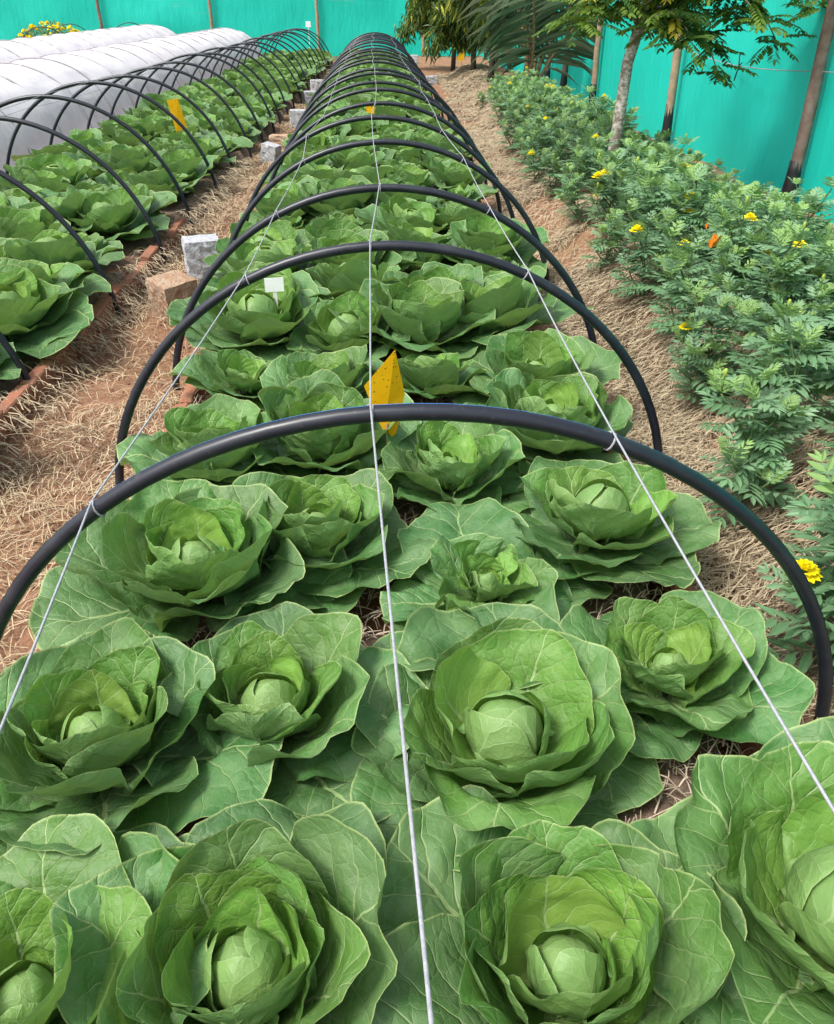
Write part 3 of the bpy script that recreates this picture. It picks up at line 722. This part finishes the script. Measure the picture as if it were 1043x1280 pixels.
# ------------------------------------------------------------------ stone blocks
def block(px, py, d, rz, mat, label, name='stone_block', tilt=(0, 0), rough=.006):
    import bmesh
    bm = bmesh.new(); bmesh.ops.create_cube(bm, size=1)
    bmesh.ops.subdivide_edges(bm, edges=bm.edges[:], cuts=7, use_grid_fill=True)
    for v in bm.verts:
        c = v.co.copy(); v.co = Vector((c.x * d[0], c.y * d[1], c.z * d[2]))
        rs = Vector([rnd.uniform(-1, 1) for _ in range(3)]) * rough
        if c.z > .49: rs.z *= .3
        e = sum(abs(abs(k) - .5) < .01 for k in c)
        v.co += rs; v.co *= (.975 if e >= 2 else 1)
    me = bpy.data.meshes.new(name); bm.to_mesh(me); bm.free(); me.materials.append(mat)
    p = at(px, py, 0); z = float(ground_z(p.x, p.y))
    o = obj(name, me, None, (p.x, p.y, z + d[2] / 2 - .015), (tilt[0], tilt[1], rz)); return tag(o, label, 'stone')
block(258, 350, (.21, .19, .25), .3, M_GRANITE, 'rough grey granite block standing behind the earth-stained block')
block(222, 398, (.20, .19, .23), .75, M_REDSTONE, 'earth-stained reddish stone block in front of the grey granite block', tilt=(.10, -.06))
block(340, 205, (.17, .16, .20), -.35, M_CONC, 'small grey block with a bright white top on the straw path', tilt=(0, .2))
block(353, 186, (.26, .18, .17), -.1, M_REDSTONE, 'reddish brown block lying beside the white-topped block')
block(374, 160, (.22, .18, .24), .05, M_CONC, 'smooth upright grey concrete block beyond the reddish brown block')
block(388, 130, (.22, .18, .22), .4, M_GRANITE, 'rough block with reddish top in the narrow part of the path')
block(397, 118, (.24, .18, .26), .1, M_CONC, 'grey block at the far part of the path between the beds')
block(404, 88, (.22, .18, .22), .1, M_CONC, 'farthest grey block between the ends of the two hooped beds')
block(540, 106, (.24, .16, .17), .1, M_CONC, 'grey concrete block lying at the foot of the straw mound')
block(516, 79, (.32, .2, .24), -.1, M_CONC, 'pale block on red soil near the end of the strung bed')

# ------------------------------------------------------------------ yellow traps, labels, small things
def trap(p, pts, label, mat=M_TRAP, stick=.35, rz=0, thick=.0012):
    root = thing('sticky_trap', label, 'insect trap', p, rz)
    n = len(pts); V = [tuple(q) for q in pts] + [(q[0], q[1] + thick, q[2]) for q in pts]
    c = Vector((0, 0, 0))
    for q in pts: c += Vector(q) / n
    V += [tuple(c + Vector((0, -.003, 0))), tuple(c + Vector((0, -.003 + thick, 0)))]
    F = []
    for i in range(n):
        j = (i + 1) % n; F += [(i, j, 2 * n), (n + j, n + i, 2 * n + 1), (i, n + i, n + j, j)]
    obj('yellow_card', mesh('yellow_card', V, F, mat, False), root)
    mb = MB(); zc = min(q[2] for q in pts); mb.tube([(0, .006, -stick), (0, .006, zc + .06)], .004, 6); obj('stick', mb.mesh('stick', M_STICK), root)
p = at(484, 545, .30); p.z = .30
trap(p, [(.03, 0, .285), (.058, .03, .13), (.03, .02, .0), (.005, .01, -.02), (-.03, .0, .06), (-.066, -.01, .175)], 'bent yellow sticky trap speckled with insects, beside the middle string')
p = at(222, 164, .36); p.z = .36
trap(p, [(-.06, 0, .28), (.05, .0, .30), (.10, .02, .03), (-.01, .0, -.01)], 'upright yellow sticky trap among the cabbages beside the white tunnels', rz=.2)
p = at(463, 141, .36); p.z = .36
trap(p, [(-.05, 0, .06), (.02, 0, .10), (.05, .02, .08), (.05, 0, -.01), (-.04, 0, .0)], 'small crumpled yellow trap low under the strung hoops')
p = at(577, 80, .25); p.z = .30
trap(p, [(-.09, 0, .12), (.0, 0, .34), (.10, .02, .36), (.09, 0, .22), (.02, 0, .0), (-.07, 0, .02)], 'yellow sticky trap standing on the straw mound under the dark tree')
def plant_label(p, w, h, stick, label):
    root = thing('plant_label', label, 'plant label', p, .15); mb = MB(); mb.box((0, 0, 0), (w, .003, h)); obj('card', mb.mesh('card', M_WHITE, False), root)
    mb = MB(); mb.box((.0, .002, -h / 2 - stick / 2 + .02), (.018, .003, stick)); obj('stake', mb.mesh('stake', M_WHITE, False), root)
p = at(343, 356, .38); plant_label(p, .085, .062, .28, 'small blank white plant label on a stake among the cabbages')
p = at(387, 30, .95); p = Vector((p.x, 26.3, .98)); p.x = (387 - 521) / 1000 * 22.7 + .047 * 26.3; plant_label(p, .14, .14, .9, 'white plant label at the far end of the hooped bed')
root = thing('spray_bottle', 'small blue plastic bottle standing among the marigolds near the palm', 'bottle', at(626, 116, .28))
mb = MB(); mb.tube([(0, 0, -.05), (0, 0, .10), (0, 0, .13), (0, 0, .15)], [.045, .045, .03, .02], 12); obj('body', mb.mesh('body', M_BLUE), root)
mb = MB(); mb.tube([(0, 0, .15), (0, 0, .20)], .024, 10); obj('cap', mb.mesh('cap', M_BLUE), root)

# ------------------------------------------------------------------ marigolds
M_MARI = foliage_mat('marigold_leaf', (.10, .23, .095), (.235, .385, .215), (.24, .395, .125), .34)
M_MSTEM = simple('marigold_stem', (.10, .17, .045), .6, .3, bump=0)
M_FLOWER = simple('marigold_petal', (.90, .78, .012), .6, .15, 60, .2, .2, (.86, .68, .006))
M_BUD = simple('marigold_bud', (.30, .38, .06), .6, .2, bump=0)
def pinnate(rg, n=6):
    """one feathery leaf of length 1 along +X"""
    P, D, L, Wd = [], [], [], []
    for k in range(n):
        t = .16 + .72 * k / (n - 1); l = .46 * math.sin(pi * (.25 + .6 * t)) + .06
        for s in (-1, 1):
            a = RAD(58 - 22 * t) * s; P.append((t, 0, -.16 * t * t)); D.append((cos(a), sin(a), -.12 + rg.uniform(-.12, .1))); L.append(l); Wd.append(l * .155)
    P.append((.88, 0, -.13)); D.append((1, 0, -.3)); L.append(.34); Wd.append(.065)
    V, F = blades(np.array(P, float), np.array(D, float), np.tile([[0, 0, 1.0]], (len(P), 1)), np.array(L), np.array(Wd), .12)
    n0 = len(V); rv = np.array([(0, -.008, 0), (0, .008, 0), (.5, .007, -.045), (.5, -.007, -.045), (1, 0, -.17)])
    V = np.concatenate([V, rv]); F = np.concatenate([F, np.array([[0, 3, 2], [0, 2, 1], [3, 4, 2]]) + n0]); return V, F
PIN = [pinnate(np.random.default_rng(k), 4 + k % 2) for k in range(4)]
def frame(p, d, s, rollv=0.0):
    d = Vector(d).normalized(); z = Vector((0, 0, 1)); sd_ = z.cross(d)
    sd_ = Vector((1, 0, 0)) if sd_.length < 1e-3 else sd_.normalized(); up = d.cross(sd_)
    m = Matrix((d, sd_, up)).transposed() @ Matrix.Rotation(rollv, 3, 'X'); m = m * s
    return Matrix.Translation(p) @ m.to_4x4()
def marigold_plan(rg, h):
    stems, leaves, tips = [], [], []
    def shoot(p, d, L, l0, depth):
        pts = [Vector(p)]; n = max(3, int(L / .05)); az = rg.uniform(0, 6.28); d = Vector(d).normalized()
        for k in range(n):
            d = (d + Vector((rg.uniform(-.1, .1), rg.uniform(-.1, .1), .10))).normalized(); q = pts[-1] + d * (L / n); pts.append(q)
            t = (k + 1) / n
            if depth > 0 or k > 0:
                for s in (0, pi):
                    a = az + s + rg.uniform(-.3, .3); el = .1 + .75 * t ** 2 + rg.uniform(-.2, .2)
                    leaves.append((q.copy(), (cos(a) * cos(el), sin(a) * cos(el), sin(el)), l0 * (1.05 - .5 * t) * rg.uniform(.8, 1.15), rg.uniform(-.3, .3), t))
            az += 1.6
            if depth == 0 and 0 < k < n - 1:
                for _ in range(2 if k < n - 2 else 1):
                    a = rg.uniform(0, 6.28); shoot(q, (cos(a) * .9, sin(a) * .9, .75), L * rg.uniform(.28, .5) * (1.2 - .5 * t), l0 * .92, 1)
        for _ in range(4):
            a = rg.uniform(0, 6.28); leaves.append((pts[-1], (cos(a) * .5, sin(a) * .5, .8), l0 * .42, 0, 1.3))
        stems.append(pts); tips.append((pts[-1], d))
    shoot((0, 0, -.03), (rg.uniform(-.1, .1), rg.uniform(-.1, .1), 1), h, .135, 0)
    return stems, leaves, tips
def leaf_obj_mesh(k, tp):
    V, F = PIN[k]; return mesh('leaf', V, F, M_MARI, False, None, {'age': np.full(len(V), tp)})
PINM = [[leaf_obj_mesh(k, a) for a in (.05, .3, .55, .8, 1.0)] for k in range(4)]
def flower_mesh(rg, bud=False):
    P, D, L = [], [], []
    if bud:
        mb = MB(); mb.tube([(0, 0, -.02), (0, 0, 0), (0, 0, .012), (0, 0, .024), (0, 0, .03)], [.002, .006, .009, .008, .003], 7); return mb.mesh('bud', M_BUD)
    for ring, (r, n, el) in enumerate(((.016, 13, .15), (.012, 12, .5), (.007, 9, .9), (.003, 5, 1.3))):
        for k in range(n):
            a = 2 * pi * k / n + ring + rg.uniform(-.1, .1); P.append((cos(a) * r * .5, sin(a) * r * .5, .004 * ring)); D.append((cos(a) * cos(el), sin(a) * cos(el), sin(el))); L.append(.024 - .003 * ring)
    V, F = blades(np.array(P), np.array(D), np.tile([[0, 0, 1.0]], (len(P), 1)), np.array(L), np.full(len(P), .0075), .1)
    return mesh('flower', V, F, M_FLOWER, False)
FLW = [flower_mesh(np.random.default_rng(k)) for k in range(3)]; BUD = flower_mesh(None, True)
MP = []
for k in range(7):
    rg = np.random.default_rng(500 + k); st, lv, tp = marigold_plan(rg, [.34, .38, .31, .40, .35, .28, .36][k])
    mb = MB()
    for pts in st: mb.tube(pts, [.0045 * (1 - .6 * i / len(pts)) for i in range(len(pts))], 5)
    sm = mb.mesh('stem', M_MSTEM)
    V, F, A, n = [], [], [], 0; items = []
    for (p, d, s, ro, t) in lv:
        kk = int(rg.integers(0, 4)); M4 = frame(p, d, s, ro); ai = min(4, max(0, int(t * 3 + rg.uniform(0, 1.3)))) if t < 1.2 else 4; items.append((kk, ai, M4))
        v, f = PIN[kk]; mm = np.array(M4); V.append(v @ mm[:3, :3].T + mm[:3, 3]); F.append(f + n); A.append(np.full(len(v), (.05, .3, .55, .8, 1.0)[ai])); n += len(v)
    fm = mesh('foliage', np.concatenate(V), np.concatenate(F), M_MARI, False, None, {'age': np.concatenate(A)})
    MP.append((sm, fm, items, tp))
GM = 'marigold plants of the border along the net fence'
mspots = []
y = 1.35; row = 0
while y < 14.4:
    xs = float(foot_x(y)) + .22 + .02 * (y < 3.4) + (.13 if row % 2 else 0); xe = float(net_x(y)) - (.62 if y < 11 else .45)
    while xs < xe:
        mspots.append((xs + rnd.uniform(-.09, .09), y + rnd.uniform(-.10, .10))); xs += .24
    y += .26 + .005 * y; row += 1
p0 = at(925, 600, .2); mspots = [s for s in mspots if not (.272 * s[1] - .12 < s[0] < .272 * s[1] + .12 and 5.6 < s[1] < 6.8) and not (s[0] > 2.75 and 5.6 < s[1] < 6.9) and not ((s[0] - p0.x) ** 2 + (s[1] - p0.y) ** 2 < .30 ** 2) and not (s[0] < 1.45 and 1.5 < s[1] < 1.9) and not (s[0] < 1.22 and s[1] < 3.0)]
mspots.insert(0, (p0.x + .03, p0.y)); q0 = at(1035, 800, .15); mspots.insert(1, (q0.x + .06, q0.y))
mspots = sorted(mspots, key=lambda s: s[0] ** 2 + s[1] ** 2)
for i, (x, y) in enumerate(mspots):
    k = rnd.randrange(7); rz = rnd.uniform(0, 6.28); s = rnd.uniform(.98, 1.3)
    if y > 12: s *= .8
    if x > net_x(y) - 1.1: s *= .72
    if i < 2: s, k = 1.45, 1
    sm, fm, items, tp = MP[k]; blooms = []
    for (p, d) in tp[::1]:
        r_ = rnd.random()
        if r_ < .05: blooms.append((p, 'f'))
        elif r_ < .17: blooms.append((p, 'b'))
    if i in (0, 1): blooms = [(tp[1][0], 'f'), (tp[2][0], 'b')]
    hasf = any(b == 'f' for _, b in blooms)
    lab = 'feathery green marigold plant with a yellow bloom in the straw border' if hasf else 'feathery green marigold plant without open bloom in the straw border'
    zone = 'before the mottled tree' if y < 6.2 else 'just behind the mottled tree' if y < 9 else 'between mottled tree and palm'; u = x - float(foot_x(y))
    lab = 'marigold plant %s, %s, %s' % ('with yellow bloom' if hasf else 'without open bloom', 'by the straw mound' if u < .65 else 'mid border' if x < net_x(y) - 1 else 'close to the net', zone)
    if i == 1 or i == 0: lab = ('marigold plant with a yellow bloom beside the foot of the blue-striped hoop', 'low marigold clump with one yellow bloom, set apart in the straw')[i]
    t = thing('marigold_plant', lab, 'marigold', (x, y, float(ground_z(x, y)) - .01), rz, None if i < 2 else GM + (' with blooms' if hasf else '')); t.scale = (s,) * 3
    obj('stem', sm, t)
    if i < 9:
        for kk, ai, M4 in items:
            o = obj('leaf', PINM[kk][ai], t); o.matrix_local = M4
    else: obj('foliage', fm, t)['kind'] = 'stuff'
    for p, b in blooms:
        up = Vector(p) + Vector((0, 0, .05 if b == 'f' else .045)); mb = MB(); mb.tube([p, up], .0018, 4)
        o = obj('flower_stalk', mb.mesh('flower_stalk', M_MSTEM), t)
        obj('flower' if b == 'f' else 'bud', FLW[rnd.randrange(3)] if b == 'f' else BUD, o, up, None, rnd.uniform(.75, 1.1) if b == 'f' else rnd.uniform(.55, .75))

# two orange butterflies on the marigolds
M_BFLY = NT('butterfly_wing'); v_ = M_BFLY.ob(); vo_ = M_BFLY.n('TexVoronoi', {'Vector': v_, 'Scale': 70.0}).outputs['Distance']
M_BFLY = M_BFLY.done(M_BFLY.bsdf(M_BFLY.mix(M_BFLY.ramp(vo_, .15, .3), (.05, .02, .01), (.75, .24, .01)), .6))
for px, py, s, lab in ((892, 310, 1.0, 'orange black-spotted butterfly resting on the marigolds'), (885, 286, .6, 'smaller orange butterfly just above the spotted one')):
    t = thing('butterfly', lab, 'butterfly', at(px, py, .56), .6); t.scale = (s,) * 3
    mb = MB(); mb.tube([(-.02, 0, 0), (.0, 0, .003), (.02, 0, 0)], [.002, .004, .002], 6); obj('body', mb.mesh('body', M_WRAP), t)
    for sg in (-1, 1):
        V = [(.012, 0, 0), (.03, sg * .012, .05), (.005, sg * .016, .055), (-.008, sg * .012, .035), (-.028, sg * .012, .03), (-.025, sg * .006, .008), (-.01, 0, 0)]
        V2 = [(a, b + .0008, c) for a, b, c in V]; n = len(V)
        obj('wing', mesh('wing', V + V2, [tuple(range(n)), tuple(range(2 * n - 1, n - 1, -1))] + [(i, n + i, n + (i + 1) % n, (i + 1) % n) for i in range(n)], M_BFLY, False), t)

# ------------------------------------------------------------------ trees
M_TREE1 = foliage_mat('pinnate_tree_leaf', (.05, .13, .03), (.20, .30, .04), (.50, .42, .04), .45)
M_TREE2 = foliage_mat('drooping_tree_leaf', (.034, .085, .02), (.13, .205, .03), (.42, .44, .04), .4)
M_PALM = foliage_mat('palm_leaflet', (.08, .13, .065), (.24, .30, .18), None, .3)
M_PALMRIB = simple('palm_rib', (.30, .20, .10), .6, .35, 12, .2, .3, (.17, .11, .05))
def blade_mesh(name, P, D, L, Wd, mat, droop=.2, age=None):
    P, D, L, Wd = map(np.asarray, (P, D, L, Wd)); V, F = blades(P, D, np.tile([[0, 0, 1.0]], (len(P), 1)) + R.normal(0, .25, (len(P), 3)), L, Wd, droop)
    ag = R.random(len(P)) if age is None else np.asarray(age); return mesh(name, V, F, mat, False, None, {'age': np.repeat(ag, 8)})

def bezier(pts, n):
    a, b, c = [Vector(p) for p in pts]; return [(a * (1 - t) ** 2 + b * 2 * t * (1 - t) + c * t * t) for t in [k / n for k in range(n + 1)]]

# tree with mottled trunk and feathery leaves
def feather_tree():
    p = at(757, 246, .12); root = thing('tree', 'slender tree with a mottled pale trunk and feathery yellow-green leaves', 'tree', (p.x, p.y, float(ground_z(p.x, p.y)) - .05))
    mb = MB(); ax = [Vector((.0, 0, 0)), Vector((.03, .0, .4)), Vector((.05, .01, .9)), Vector((.17, .02, 1.4)), Vector((.27, .02, 1.9)), Vector((.22, .05, 2.5))]
    mb.tube(ax, [.054, .047, .043, .040, .034, .022], 12); obj('trunk', mb.mesh('trunk', M_BARK), root)
    rg = np.random.default_rng(77); P, D, L, Wd, A = [], [], [], [], []
    def leafstalk(q, d, l, yel):
        d = Vector(d).normalized(); sd_ = d.cross(Vector((0, 0, 1))).normalized(); n = 9
        for k in range(n):
            t = (k + 1) / n; c = q + d * l * t - Vector((0, 0, .18 * l * t * t))
            for s in (-1, 1):
                dd = sd_ * s * .9 + d * .45 + Vector((0, 0, -.35 + rg.uniform(-.1, .1))); P.append(tuple(c)); D.append(tuple(dd)); L.append(.060 * rg.uniform(.8, 1.15)); Wd.append(.0125); A.append(yel)
        P.append(tuple(q + d * l - Vector((0, 0, .18 * l)))); D.append(tuple(d + Vector((0, 0, -.5)))); L.append(.06); Wd.append(.012); A.append(yel)
    ends = [((.08, 0, 1.05), (.35, -.1, 1.5), (.72, -.05, .86)), ((.10, 0, 1.15), (.6, -.2, 1.7), (1.15, .0, 1.05)), ((.1, 0, 1.2), (.3, .3, 1.6), (.50, .45, 1.10)), ((.08, 0, 1.15), (-.15, -.1, 1.5), (-.42, -.1, 1.20)),
            ((.15, 0, 1.4), (.1, -.5, 1.9), (-.1, -.8, 1.55)), ((.15, 0, 1.5), (.8, -.3, 2.0), (1.3, -.2, 1.35)), ((.18, 0, 1.7), (-.4, .3, 2.1), (-.8, .4, 1.6)), ((.2, 0, 1.9), (.5, .6, 2.4), (.8, 1.0, 1.9)), ((.2, 0, 2.2), (.3, -.2, 2.8), (.5, -.4, 2.7)), ((.12, 0, 1.25), (.75, .1, 1.8), (1.5, .15, 1.28)), ((.1, .0, 1.1), (.25, -.25, 1.35), (.35, -.40, 1.08)), ((.1, .0, 1.15), (.0, .25, 1.5), (-.2, .45, 1.12)), ((.1, .0, 1.2), (.4, .1, 1.6), (.62, .1, 1.08)), ((.1, 0, 1.25), (.5, .2, 1.7), (.95, .3, 1.25)), ((.1, 0, 1.25), (.45, -.25, 1.65), (.85, -.3, 1.2))]
    for e in ends:
        pts = bezier(e, 10); mb = MB(); mb.tube(pts, [.018 * (1 - .75 * k / 10) for k in range(11)], 6); obj('branch', mb.mesh('branch', M_BARK), root)
        for k in range(2, 11):
            for _ in range(4 if k < 10 else 7):
                a = rg.uniform(0, 6.28); q = pts[k] + Vector((rg.uniform(-.05, .05), rg.uniform(-.05, .05), rg.uniform(-.04, .04)))
                leafstalk(q, (cos(a), sin(a), rg.uniform(-.5, .35)), rg.uniform(.15, .27), min(1, max(0, rg.normal(.42, .3))))
    o = obj('crown', blade_mesh('crown', P, D, L, Wd, M_TREE1, .1, A), root); o['kind'] = 'stuff'
feather_tree()

def droop_tree(px, py, hgt, rad, seed, label, n, zlow):
    p = at(px, py, .12); root = thing('tree', label, 'tree', (p.x, p.y, float(ground_z(p.x, p.y)) - .05)); rg = np.random.default_rng(seed)
    mb = MB(); top = Vector((rg.uniform(-.1, .1), rg.uniform(-.1, .1), hgt * .75))
    mb.tube([Vector((0, 0, 0)).lerp(top, k / 5) + Vector((rg.uniform(-.03, .03), rg.uniform(-.03, .03), 0)) for k in range(6)], [.065, .058, .05, .045, .035, .02], 9); obj('trunk', mb.mesh('trunk', M_DBARK), root)
    P, D, L, Wd, A = [], [], [], [], []
    for b in range(16):
        a = b * 2.4 + rg.uniform(-.3, .3); z0 = zlow + .15 + (hgt * .72 - zlow) * rg.random(); rr = rad * rg.uniform(.55, 1.05) * (1.15 - .5 * (z0 - zlow) / max(.1, hgt - zlow))
        e = Vector((cos(a) * rr, sin(a) * rr, z0 + rg.uniform(-.15, .25))); pts = bezier((top * min(1, z0 / (hgt * .75)) * .9, Vector((cos(a) * rr * .6, sin(a) * rr * .6, z0 + .45)), e), 9)
        mb = MB(); mb.tube(pts, [.02 * (1 - .75 * k / 9) for k in range(10)], 5); obj('branch', mb.mesh('branch', M_DBARK), root)
        for k in range(2, 10):
            for _ in range(n):
                q = pts[k] + Vector(rg.normal(0, .10, 3)); a2 = rg.uniform(0, 6.28)
                P.append(tuple(q)); D.append((cos(a2) * .55, sin(a2) * .55, rg.uniform(-1.0, .25))); L.append(rg.uniform(.13, .24)); Wd.append(rg.uniform(.017, .027)); A.append(min(1, max(0, rg.normal(.35 + .03 * k, .28))))
    o = obj('crown', blade_mesh('crown', P, D, L, Wd, M_TREE2, .25, A), root); o['kind'] = 'stuff'
droop_tree(592, 97, 2.6, 1.2, 5, 'dense dark tree with drooping leaves beyond the palm, nearest the far fence', 64, .45)
droop_tree(612, 112, 2.4, .9, 6, 'dark tree with drooping yellow-tipped leaves just behind the palm', 40, .55)
droop_tree(566, 82, 2.7, 1.5, 9, 'dark drooping tree at the end of the straw mound', 75, .50)

# young coconut palm
def palm():
    p = at(664, 124, .15); root = thing('palm_tree', 'young coconut palm with arching fronds rising from the ground', 'palm', (p.x, p.y, float(ground_z(p.x, p.y))))
    st = [(0,0,0), (1,0,0)]
    V = [(0, -.5, 0), (0, .5, 0), (.3, -.9, .02), (.3, 0, -.05), (.3, .9, .02), (.65, -.7, -.06), (.65, 0, -.12), (.65, .7, -.06), (1, 0, -.30)]
    F = [(0, 2, 3), (0, 3, 1), (1, 3, 4), (2, 5, 6, 3), (3, 6, 7, 4), (5, 8, 6), (6, 8, 7)]
    LM = [mesh('leaflet', V, F, M_PALM, False, None, {'age': np.full(9, a)}) for a in (.0, .3, .6, .9)]
    fr_ = [((0, 0, 0), (.16, -.2, 1.0), (.50, -.45, 2.1), 26), ((0, 0, 0), (.30, -.2, 1.0), (1.05, -.45, 1.40), 20), ((.02, .05, 0), (-.08, -.3, 1.25), (-.62, -.6, 1.55), 20), ((-.05, 0, 0), (-.02, -.35, 1.2), (-.30, -.85, 1.75), 18),
           ((0, .05, 0), (.15, .3, 1.8), (.5, 1.1, 2.0), 18), ((-.04, .03, 0), (-.2, .3, 1.9), (-.8, .9, 1.9), 18)]
    for fi, (a, b, c, n) in enumerate(fr_):
        pts = bezier((a, b, c), 20); mb = MB(); mb.tube(pts, [.034 * (1 - .85 * k / 20) for k in range(21)], 7); fo = obj('frond', mb.mesh('frond', M_PALMRIB), root)
        for k in range(n):
            t = .26 + .72 * k / (n - 1); i = t * 20; q = pts[int(i)].lerp(pts[min(20, int(i) + 1)], i - int(i)); d = (pts[min(20, int(i) + 1)] - pts[int(i)]).normalized()
            sd_ = d.cross(Vector((0, -1, .35)).normalized()).normalized()
            for s in (-1, 1):
                l = (.86 * math.sin(pi * (.22 + .66 * (k / (n - 1)))) + .12) * rnd.uniform(.85, 1.1)
                dd = sd_ * s + d * .75 + Vector((0, 0, rnd.uniform(-.85, -.25) if s * sd_.x < 0 else rnd.uniform(-.5, -.05))); M4 = frame(q, dd, 1.0, s * .5 + rnd.uniform(-.3, .3)) @ Matrix.Diagonal((l, .021, l * 1.0, 1))
                o = obj('leaflet', LM[rnd.randrange(4)], fo); o.matrix_local = M4
    for k in range(5):
        a = rnd.uniform(0, 6.28); mb = MB(); mb.tube([(cos(a) * .06, sin(a) * .06, -.03), (cos(a) * .09, sin(a) * .09, .4), (cos(a) * .14, sin(a) * .14, rnd.uniform(.6, .9))], [.035, .028, .012], 6); obj('leaf_stub', mb.mesh('leaf_stub', M_PALMRIB), root)
palm()

# trees beyond the far fence
def far_tree(x, y, h, rad, seed, label):
    root = thing('tree', label, 'tree', (x, y, 0), 0, 'trees beyond the far fence'); rg = np.random.default_rng(seed)
    mb = MB(); mb.tube([(0, 0, -.1), (.05, 0, h * .3), (0, .05, h * .7)], [.16, .12, .05], 8); obj('trunk', mb.mesh('trunk', M_DBARK), root)
    n = 2600; c = rg.normal(0, 1, (26, 3)); c /= np.linalg.norm(c, axis=1, keepdims=True); c *= rad * rg.uniform(.3, .9, (26, 1)); c[:, 2] = c[:, 2] * .8 + h * .68
    P = c[rg.integers(0, 26, n)] + rg.normal(0, rad * .17, (n, 3)); D = rg.normal(0, 1, (n, 3)); D[:, 2] -= .4
    obj('crown', blade_mesh('crown', P, D, rg.uniform(.2, .36, n), rg.uniform(.05, .09, n), M_TREE2, .2), root)['kind'] = 'stuff'
for k, x in enumerate((-17, -11.5, -6.8, -2.2, 1.6, 6.5)):
    far_tree(x, 34.5 + (k * 37 % 5) * .8, 4.6 + (k % 3) * .8, 1.9, 40 + k, 'dark leafy tree standing beyond the far net fence')

# yellow flowering bush and low hoops behind the white tunnels
def bush():
    root = thing('flowering_bush', 'dense bush covered in yellow flowers behind the white tunnels', 'bush', (-8.55, 25.2, 0)); rg = np.random.default_rng(3)
    mb = MB()
    for k in range(9):
        a = rg.uniform(0, 6.28); mb.tube([(0, 0, -.02), (cos(a) * .3, sin(a) * .2, .4), (cos(a) * .7, sin(a) * .4, .85)], [.02, .014, .005], 5)
    obj('stems', mb.mesh('stems', M_DBARK), root)
    n = 2600; u = rg.normal(0, 1, (n, 3)); u /= np.linalg.norm(u, axis=1, keepdims=True); u[:, 2] = np.abs(u[:, 2]); P = u * np.array([[1.15, .7, .92]]) * rg.uniform(.55, 1.02, (n, 1)); P[:, 2] += .08
    obj('foliage', blade_mesh('foliage', P, u + rg.normal(0, .6, (n, 3)), rg.uniform(.08, .16, n), rg.uniform(.014, .026, n), M_MARI, .15), root)['kind'] = 'stuff'
    for k in range(95):
        v = rg.normal(0, 1, 3); v /= np.linalg.norm(v); v[2] = abs(v[2]) * .8 + .35; v[1] = -abs(v[1]) if rg.random() < .75 else v[1]; v /= np.linalg.norm(v)
        obj('flower', FLW[k % 3], root, (v[0] * 1.16, v[1] * .72, v[2] * .95 + .08), (rg.uniform(-.4, .4), rg.uniform(-.4, .4), 0), rg.uniform(1.9, 2.8))
bush()
for k, (x, y) in enumerate(((-8.2, 23.6), (-7.4, 28.9), (-8.6, 27.0))):
    hoop(x, y, .8, .98, 'bare black pipe hoop in the bed behind the white tunnels', 'bare hoops behind the white tunnels', r=.012, seg=6)

# small green weed in the gap of the bed
def weed(p, label, s):
    t = thing('weed', label, 'weed', p, rnd.uniform(0, 6)); t.scale = (s,) * 3
    for k in range(5):
        a = k * 1.26 + rnd.uniform(-.2, .2); o = obj('leaf', PINM[k % 4][4], t); o.matrix_local = frame((0, 0, .005), (cos(a), sin(a), .5), .075)
p = at(428, 1008, .16); weed((p.x, p.y, .125), 'small bright green lobed weed in the mulch gap of the bed', .6)
p = at(1006, 688, .1); weed((p.x, p.y, float(ground_z(p.x, p.y)) + .01), 'tiny green weed on bare soil beside the marigold border', .5)
